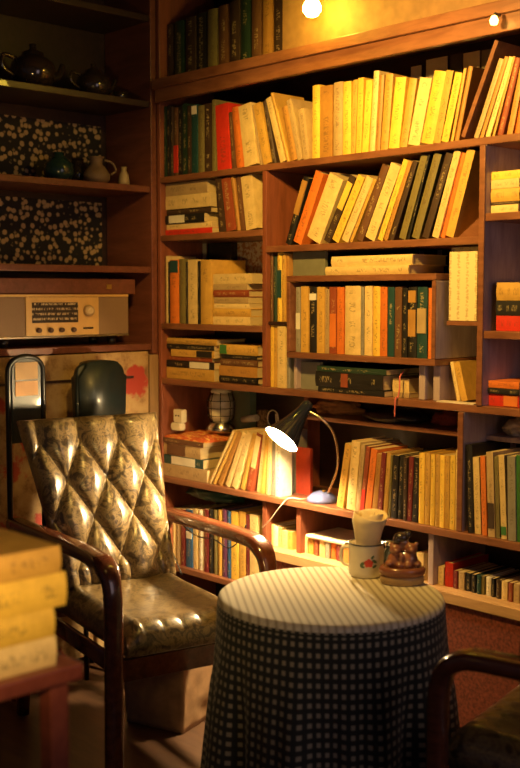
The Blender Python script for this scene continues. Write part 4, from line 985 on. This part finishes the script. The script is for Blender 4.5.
def topstripe():
    m, nt, b = newmat('cream_striped_cloth')
    uv = nd(nt, 'ShaderNodeUVMap', uv_map='UVMap'); sp = nd(nt, 'ShaderNodeSeparateXYZ'); lk(nt, uv.outputs[0], sp.inputs[0])
    rs = []
    for i, k in ((0, 1.25), (1, 2.5)):
        mm = nd(nt, 'ShaderNodeMath', operation='MULTIPLY', inp={1: k}); lk(nt, sp.outputs[i], mm.inputs[0])
        fr = nd(nt, 'ShaderNodeMath', operation='FRACT'); lk(nt, mm.outputs[0], fr.inputs[0])
        s = nd(nt, 'ShaderNodeMath', operation='SUBTRACT', inp={1: .5}); lk(nt, fr.outputs[0], s.inputs[0])
        a = nd(nt, 'ShaderNodeMath', operation='ABSOLUTE'); lk(nt, s.outputs[0], a.inputs[0])
        rs.append(ramp(nt, a.outputs[0], [(.22,(1,1,1)),(.42,(0,0,0) if i == 0 else (.75,.75,.75))]))
    ml = nd(nt, 'ShaderNodeMath', operation='MULTIPLY'); lk(nt, rs[0], ml.inputs[0]); lk(nt, rs[1], ml.inputs[1])
    lk(nt, ramp(nt, ml.outputs[0], [(0,(.40,.34,.24)),(1,(.70,.64,.50))]), b.inputs['Base Color'])
    b.inputs['Roughness'].default_value = .95
    return m
cl = from_bm('tablecloth', bm, [gingham(), topstripe()], loc=(tc_.x, tc_.y, 0)); tag(cl, 'checked tablecloth with dark folds and a cream striped top over the round table', 'tablecloth')
sol = cl.modifiers.new('thick', 'SOLIDIFY'); sol.thickness = .0015; sol.offset = 1.0
ZT = TZ+.0018

# mug with rose
mp_ = at(366, 575, 2, ZT); 
mug = thing('enamel_mug', 'white enamel mug with a red rose, holding a rolled cream napkin', 'mug', (mp_.x, mp_.y, ZT))
mr_ = .041
lathe('mug_body', [(0,0),(mr_-.004,0),(mr_-.001,.004),(mr_,.012),(mr_+.001,.075),(mr_+.002,.078),(mr_-.001,.078),(mr_-.003,.074),(mr_-.003,.006),(0,.005)], M['enamel'], mug, 40)
camdir = (Vector((EYE.x, EYE.y, 0))-Vector((mp_.x, mp_.y, 0))).normalized(); ca_ = math.atan2(camdir.y, camdir.x)
bm = bmesh.new(); ha_ = ca_-PI/2-.15
add_tube(bm, [Vector((math.cos(ha_)*r, math.sin(ha_)*r, z)) for r, z in smoothpath_2] if False else [Vector((math.cos(ha_)*p.x, math.sin(ha_)*p.x, p.z)) for p in smoothpath([(mr_-.001,0,.066),(mr_+.016,0,.064),(mr_+.020,0,.045),(mr_+.014,0,.026),(mr_-.001,0,.020)], 6)], .0038, 8)
from_bm('handle', bm, M['enamel'], mug)
lathe('rim', [(mr_-.0005,.0775),(mr_+.0025,.0775),(mr_+.0028,.0795),(mr_,.0805),(mr_-.0015,.0795),(mr_-.0005,.0775)], plain('dark_rim', (.04,.04,.05), .3), mug, 40)
def decal(name, pts_fn, mat, rad=None):
    bm = bmesh.new(); rr = mr_+.0016
    for (cu, cv, a_, b__, rot_, n_) in pts_fn:
        vs = []
        for k in range(n_):
            t_ = 2*PI*k/n_; wob = 1+.14*math.sin(t_*5)
            x_ = a_*math.cos(t_)*wob; y_ = b__*math.sin(t_)*wob
            u_ = cu+x_*math.cos(rot_)-y_*math.sin(rot_); v_ = cv+x_*math.sin(rot_)+y_*math.cos(rot_)
            an = ca_+u_/mr_
            vs.append((bm.verts.new((rr*math.cos(an), rr*math.sin(an), v_)), bm.verts.new(((rr-.0012)*math.cos(an), (rr-.0012)*math.sin(an), v_))))
        bm.faces.new([v_[0] for v_ in vs]); bm.faces.new([v_[1] for v_ in vs][::-1])
        for k in range(n_): bm.faces.new((vs[k][0], vs[(k+1)%n_][0], vs[(k+1)%n_][1], vs[k][1]))
    return from_bm(name, bm, mat, mug)
decal('leaf_print', [(-.008,.037,.007,.0035,.5,10),(.020,.042,.007,.0035,-.5,10),(.020,.030,.006,.003,.6,10),(-.009,.030,.006,.003,-.5,10),(.015,.052,.005,.003,.9,10)], plain('leaf_green', (.08,.14,.06), .4))
o = decal('rose_print', [(.006,.038,.0105,.0095,0,20)], plain('rose_red', (.60,.06,.035), .4))
# rolled napkin (spiral)
bm = bmesh.new(); sp_out = []
NT = 110
for k in range(NT):
    t_ = k/(NT-1); a = t_*2*PI*3.4; r = .009+.0255*t_
    sp_out.append((r, a))
lo, hi = [], []
for r, a in sp_out:
    lo.append(bm.verts.new((r*.92*math.cos(a), r*.92*math.sin(a), .0))); 
    hi.append(bm.verts.new((r*1.34*math.cos(a)+.004, r*1.30*math.sin(a), .104+.006*math.sin(a*1.3+r*200)-.15*(r-.02)**1)))
mids = []
for q in range(1, 6):
    row_ = []
    for i_, (r, a) in enumerate(sp_out):
        f_ = q/6; g_ = max(0, f_-.33); rr = r*(.92+.62*g_**.8)*(1+g_*(.12*math.sin(a*2+q*1.3)+.07*math.sin(a*5+q))); row_.append(bm.verts.new((rr*math.cos(a), rr*math.sin(a), .104*f_)))
    mids.append(row_)
lay = [lo]+mids+[hi]
for A, B in zip(lay, lay[1:]):
    for i in range(NT-1): bm.faces.new((A[i], A[i+1], B[i+1], B[i])).smooth = True
nap = from_bm('napkin_roll', bm, plain('cream_napkin', (.74,.60,.36), .9, var=.08), loc=(mp_.x, mp_.y, ZT+.044), rot=(.03,.05,.4))
s_ = nap.modifiers.new('t', 'SOLIDIFY'); s_.thickness = .0024
tag(nap, 'rolled cream napkin standing in the enamel mug', 'napkin')

# figurine
fp = at(402, 583, 2, ZT); frot = ca_+PI/2
fg = thing('bear_figurine', 'brown ceramic figurine of huddled round figures on an oval base beside the mug', 'figurine', (fp.x, fp.y, ZT), frot)
lathe('base', [(0,0),(.046,0),(.050,.004),(.051,.016),(.049,.020),(0,.020)], plain('tan_ceramic', (.42,.27,.13), .35, coat=.4), fg, 40, sy=.72)
lathe('base_rim', [(0,.0205),(.049,.0205),(.053,.025),(.054,.034),(.050,.040),(.040,.041),(.036,.036),(0,.034)], plain('brown_ceramic', (.25,.09,.05), .25, coat=.5), fg, 40, sy=.72)
bm = bmesh.new()
def ell(c, r, rz=0):
    bb = bmesh.ops.create_icosphere(bm, subdivisions=3, radius=1.0)
    mt = Matrix.Translation(c) @ Matrix.Rotation(rz, 4, 'Y') @ Matrix.Diagonal((r[0], r[1], r[2], 1))
    for v_ in bb['verts']: v_.co = mt @ v_.co
for c, r in [((-.016,0,.052),(.019,.017,.022)),((.016,-.002,.054),(.020,.017,.022)),((-.016,-.004,.080),(.014,.013,.013)),((.020,-.004,.082),(.015,.013,.013)),((.002,.006,.092),(.013,.013,.018)),
             ((-.030,-.008,.048),(.010,.014,.008)),((.034,-.008,.048),(.010,.014,.008)),((-.006,-.016,.046),(.010,.012,.008)),((.012,-.018,.046),(.010,.012,.008)),((-.014,-.017,.078),(.006,.005,.005)),((.021,-.017,.080),(.006,.005,.005)),
             ((-.026,-.002,.091),(.005,.004,.005)),((.032,-.002,.093),(.005,.004,.005)),((.012,-.002,.094),(.005,.004,.005)),((-.002,-.014,.062),(.007,.007,.012))]: ell(c, r)
bd = from_bm('figures', bm, plain('red_brown_ceramic', (.26,.10,.055), .22, coat=.6, var=.35, nscale=50), fg, smooth=True)
rm = bd.modifiers.new('r', 'REMESH'); rm.mode = 'VOXEL'; rm.voxel_size = .0018; rm.use_smooth_shade = True
sm = bd.modifiers.new('s', 'SMOOTH'); sm.iterations = 2
bm = bmesh.new(); ell((-.003,.004,.106),(.018,.014,.012)); ell((-.012,.0,.100),(.010,.010,.010)); ell((.012,.004,.113),(.009,.007,.009))
dk = from_bm('dark_cap', bm, plain('dark_ceramic', (.03,.02,.018), .2, coat=.6), fg, smooth=True)
# small dark jar behind mug/figurine
jp = at(391, 563, 2, ZT)
jr = thing('dark_jar', 'small dark glass jar behind the mug and figurine', 'jar', (jp.x, jp.y, ZT))
lathe('body', [(0,0),(.018,0),(.020,.004),(.020,.030),(.014,.038),(.014,.044),(0,.044)], plain('dark_glass', (.03,.035,.03), .08, coat=.5), jr, 24)
lathe('lid', [(0,.0445),(.016,.0445),(.016,.054),(0,.055)], M['chrome'], jr, 24)

# ------------------------------------------------------------------ floor things under the armchair
def crumple_box(name, label, cat, c, dims, mat, rot=0, amp=.006, n=14):
    bm = bmesh.new(); bmesh.ops.create_cube(bm, size=1.0); bmesh.ops.subdivide_edges(bm, edges=bm.edges[:], cuts=n, use_grid_fill=True)
    for v_ in bm.verts:
        p = v_.co.copy(); p = Vector((p.x*dims[0], p.y*dims[1], (p.z+.5)*dims[2]))
        k = 1+.05*math.sin(PI*min(1,max(0,p.z/dims[2])))
        p.x *= k; p.y *= k
        o_ = noise.noise_vector(p*22)*amp*(1 if p.z > .005 else 0); v_.co = p+o_; v_.co.z = max(0, v_.co.z)
    return tag(from_bm(name, bm, mat, smooth=True, loc=c, rot=(0,0,rot)), label, cat)
crumple_box('paper_sack', 'brown paper sack standing on the floor under the armchair', 'bag', (.52,-.36,.001), (.20,.20,.235), plain('sack_paper', (.36,.22,.12), .6, var=.2), .3)
tag(box('cream_carton', .60, .70, -.215, -.12, .001, .30, M['tint'], bev=.003), 'cream carton behind the paper sack under the armchair', 'box').color = (.7,.52,.28,1)

# black cable looping in front of the lower left books
bm = bmesh.new(); add_tube(bm, smoothpath([at(163,515,1,-.05), at(170,545,1,-.05), at(182,575,1,-.05)], 8), .003, 6)
add_tube(bm, smoothpath([at(175,518,1,-.05), at(195,535,1,-.05), at(215,540,1,-.05), at(228,548,1,-.05), at(240,540,1,-.05), at(246,525,1,-.04)], 8), .0022, 6)
tag(from_bm('black_cable', bm, M['black']), 'thin black cable looping in front of the books under the arm', 'cable')

# ------------------------------------------------------------------ foreground side table with stacked books
st = thing('side_table', 'small reddish wooden side table in the blurred left foreground', 'table', (1.50,-1.77,0))
SX0, SX1, SY0, SY1, SZ = 1.33, 1.705, -2.10, -1.485, .725
def sp_(name, x0, x1, y0, y1, z0, z1):
    o = box(name, x0, x1, y0, y1, z0, z1, M['stool'], bev=.003); o.parent = st; o.location -= st.location
M['stool'] = wood('reddish_table_wood', (.14,.03,.02), (.24,.06,.035), .4, coat=.2)
sp_('table_top', SX0, SX1, SY0, SY1, SZ-.025, SZ)
for x_ in (SX0+.01, SX1-.045):
    for y_ in (SY0+.01, SY1-.05): sp_('leg', x_, x_+.032, y_, y_+.032, 0, SZ-.026)
z = SZ+.0006
for i, (dy, t, ck, ln, lb) in enumerate([(.062,.044,'cr',.24,'pale cream book, lowest of the stack on the foreground table'),(.064,.042,'ye',.24,'yellow book, second from the bottom of the foreground stack'),(.043,.050,'ye',.25,'yellow book, third from the bottom of the foreground stack'),(.052,.040,'mu',.23,'mustard book on top of the foreground stack')]):
    o = make_book(t, .17, ln, ck, i % 2 == 0, (1.690, SY1-dy+.025, z), (PI/2, 0, PI/2)) if False else make_book(t, .17, ln, ck, True, (0,0,0), (0,0,0))
    # spine faces +x, height along -y
    R_ = Matrix(((0,-1,0),(0,0,-1),(1,0,0)))  # columns map local x->z, y->-x, z->-y
    o.matrix_world = Matrix.Translation((1.690, SY1-dy+.025, z)) @ R_.to_4x4()
    tag(o, lb, 'book', 'books on the foreground table'); z += t+.0005
print('done')
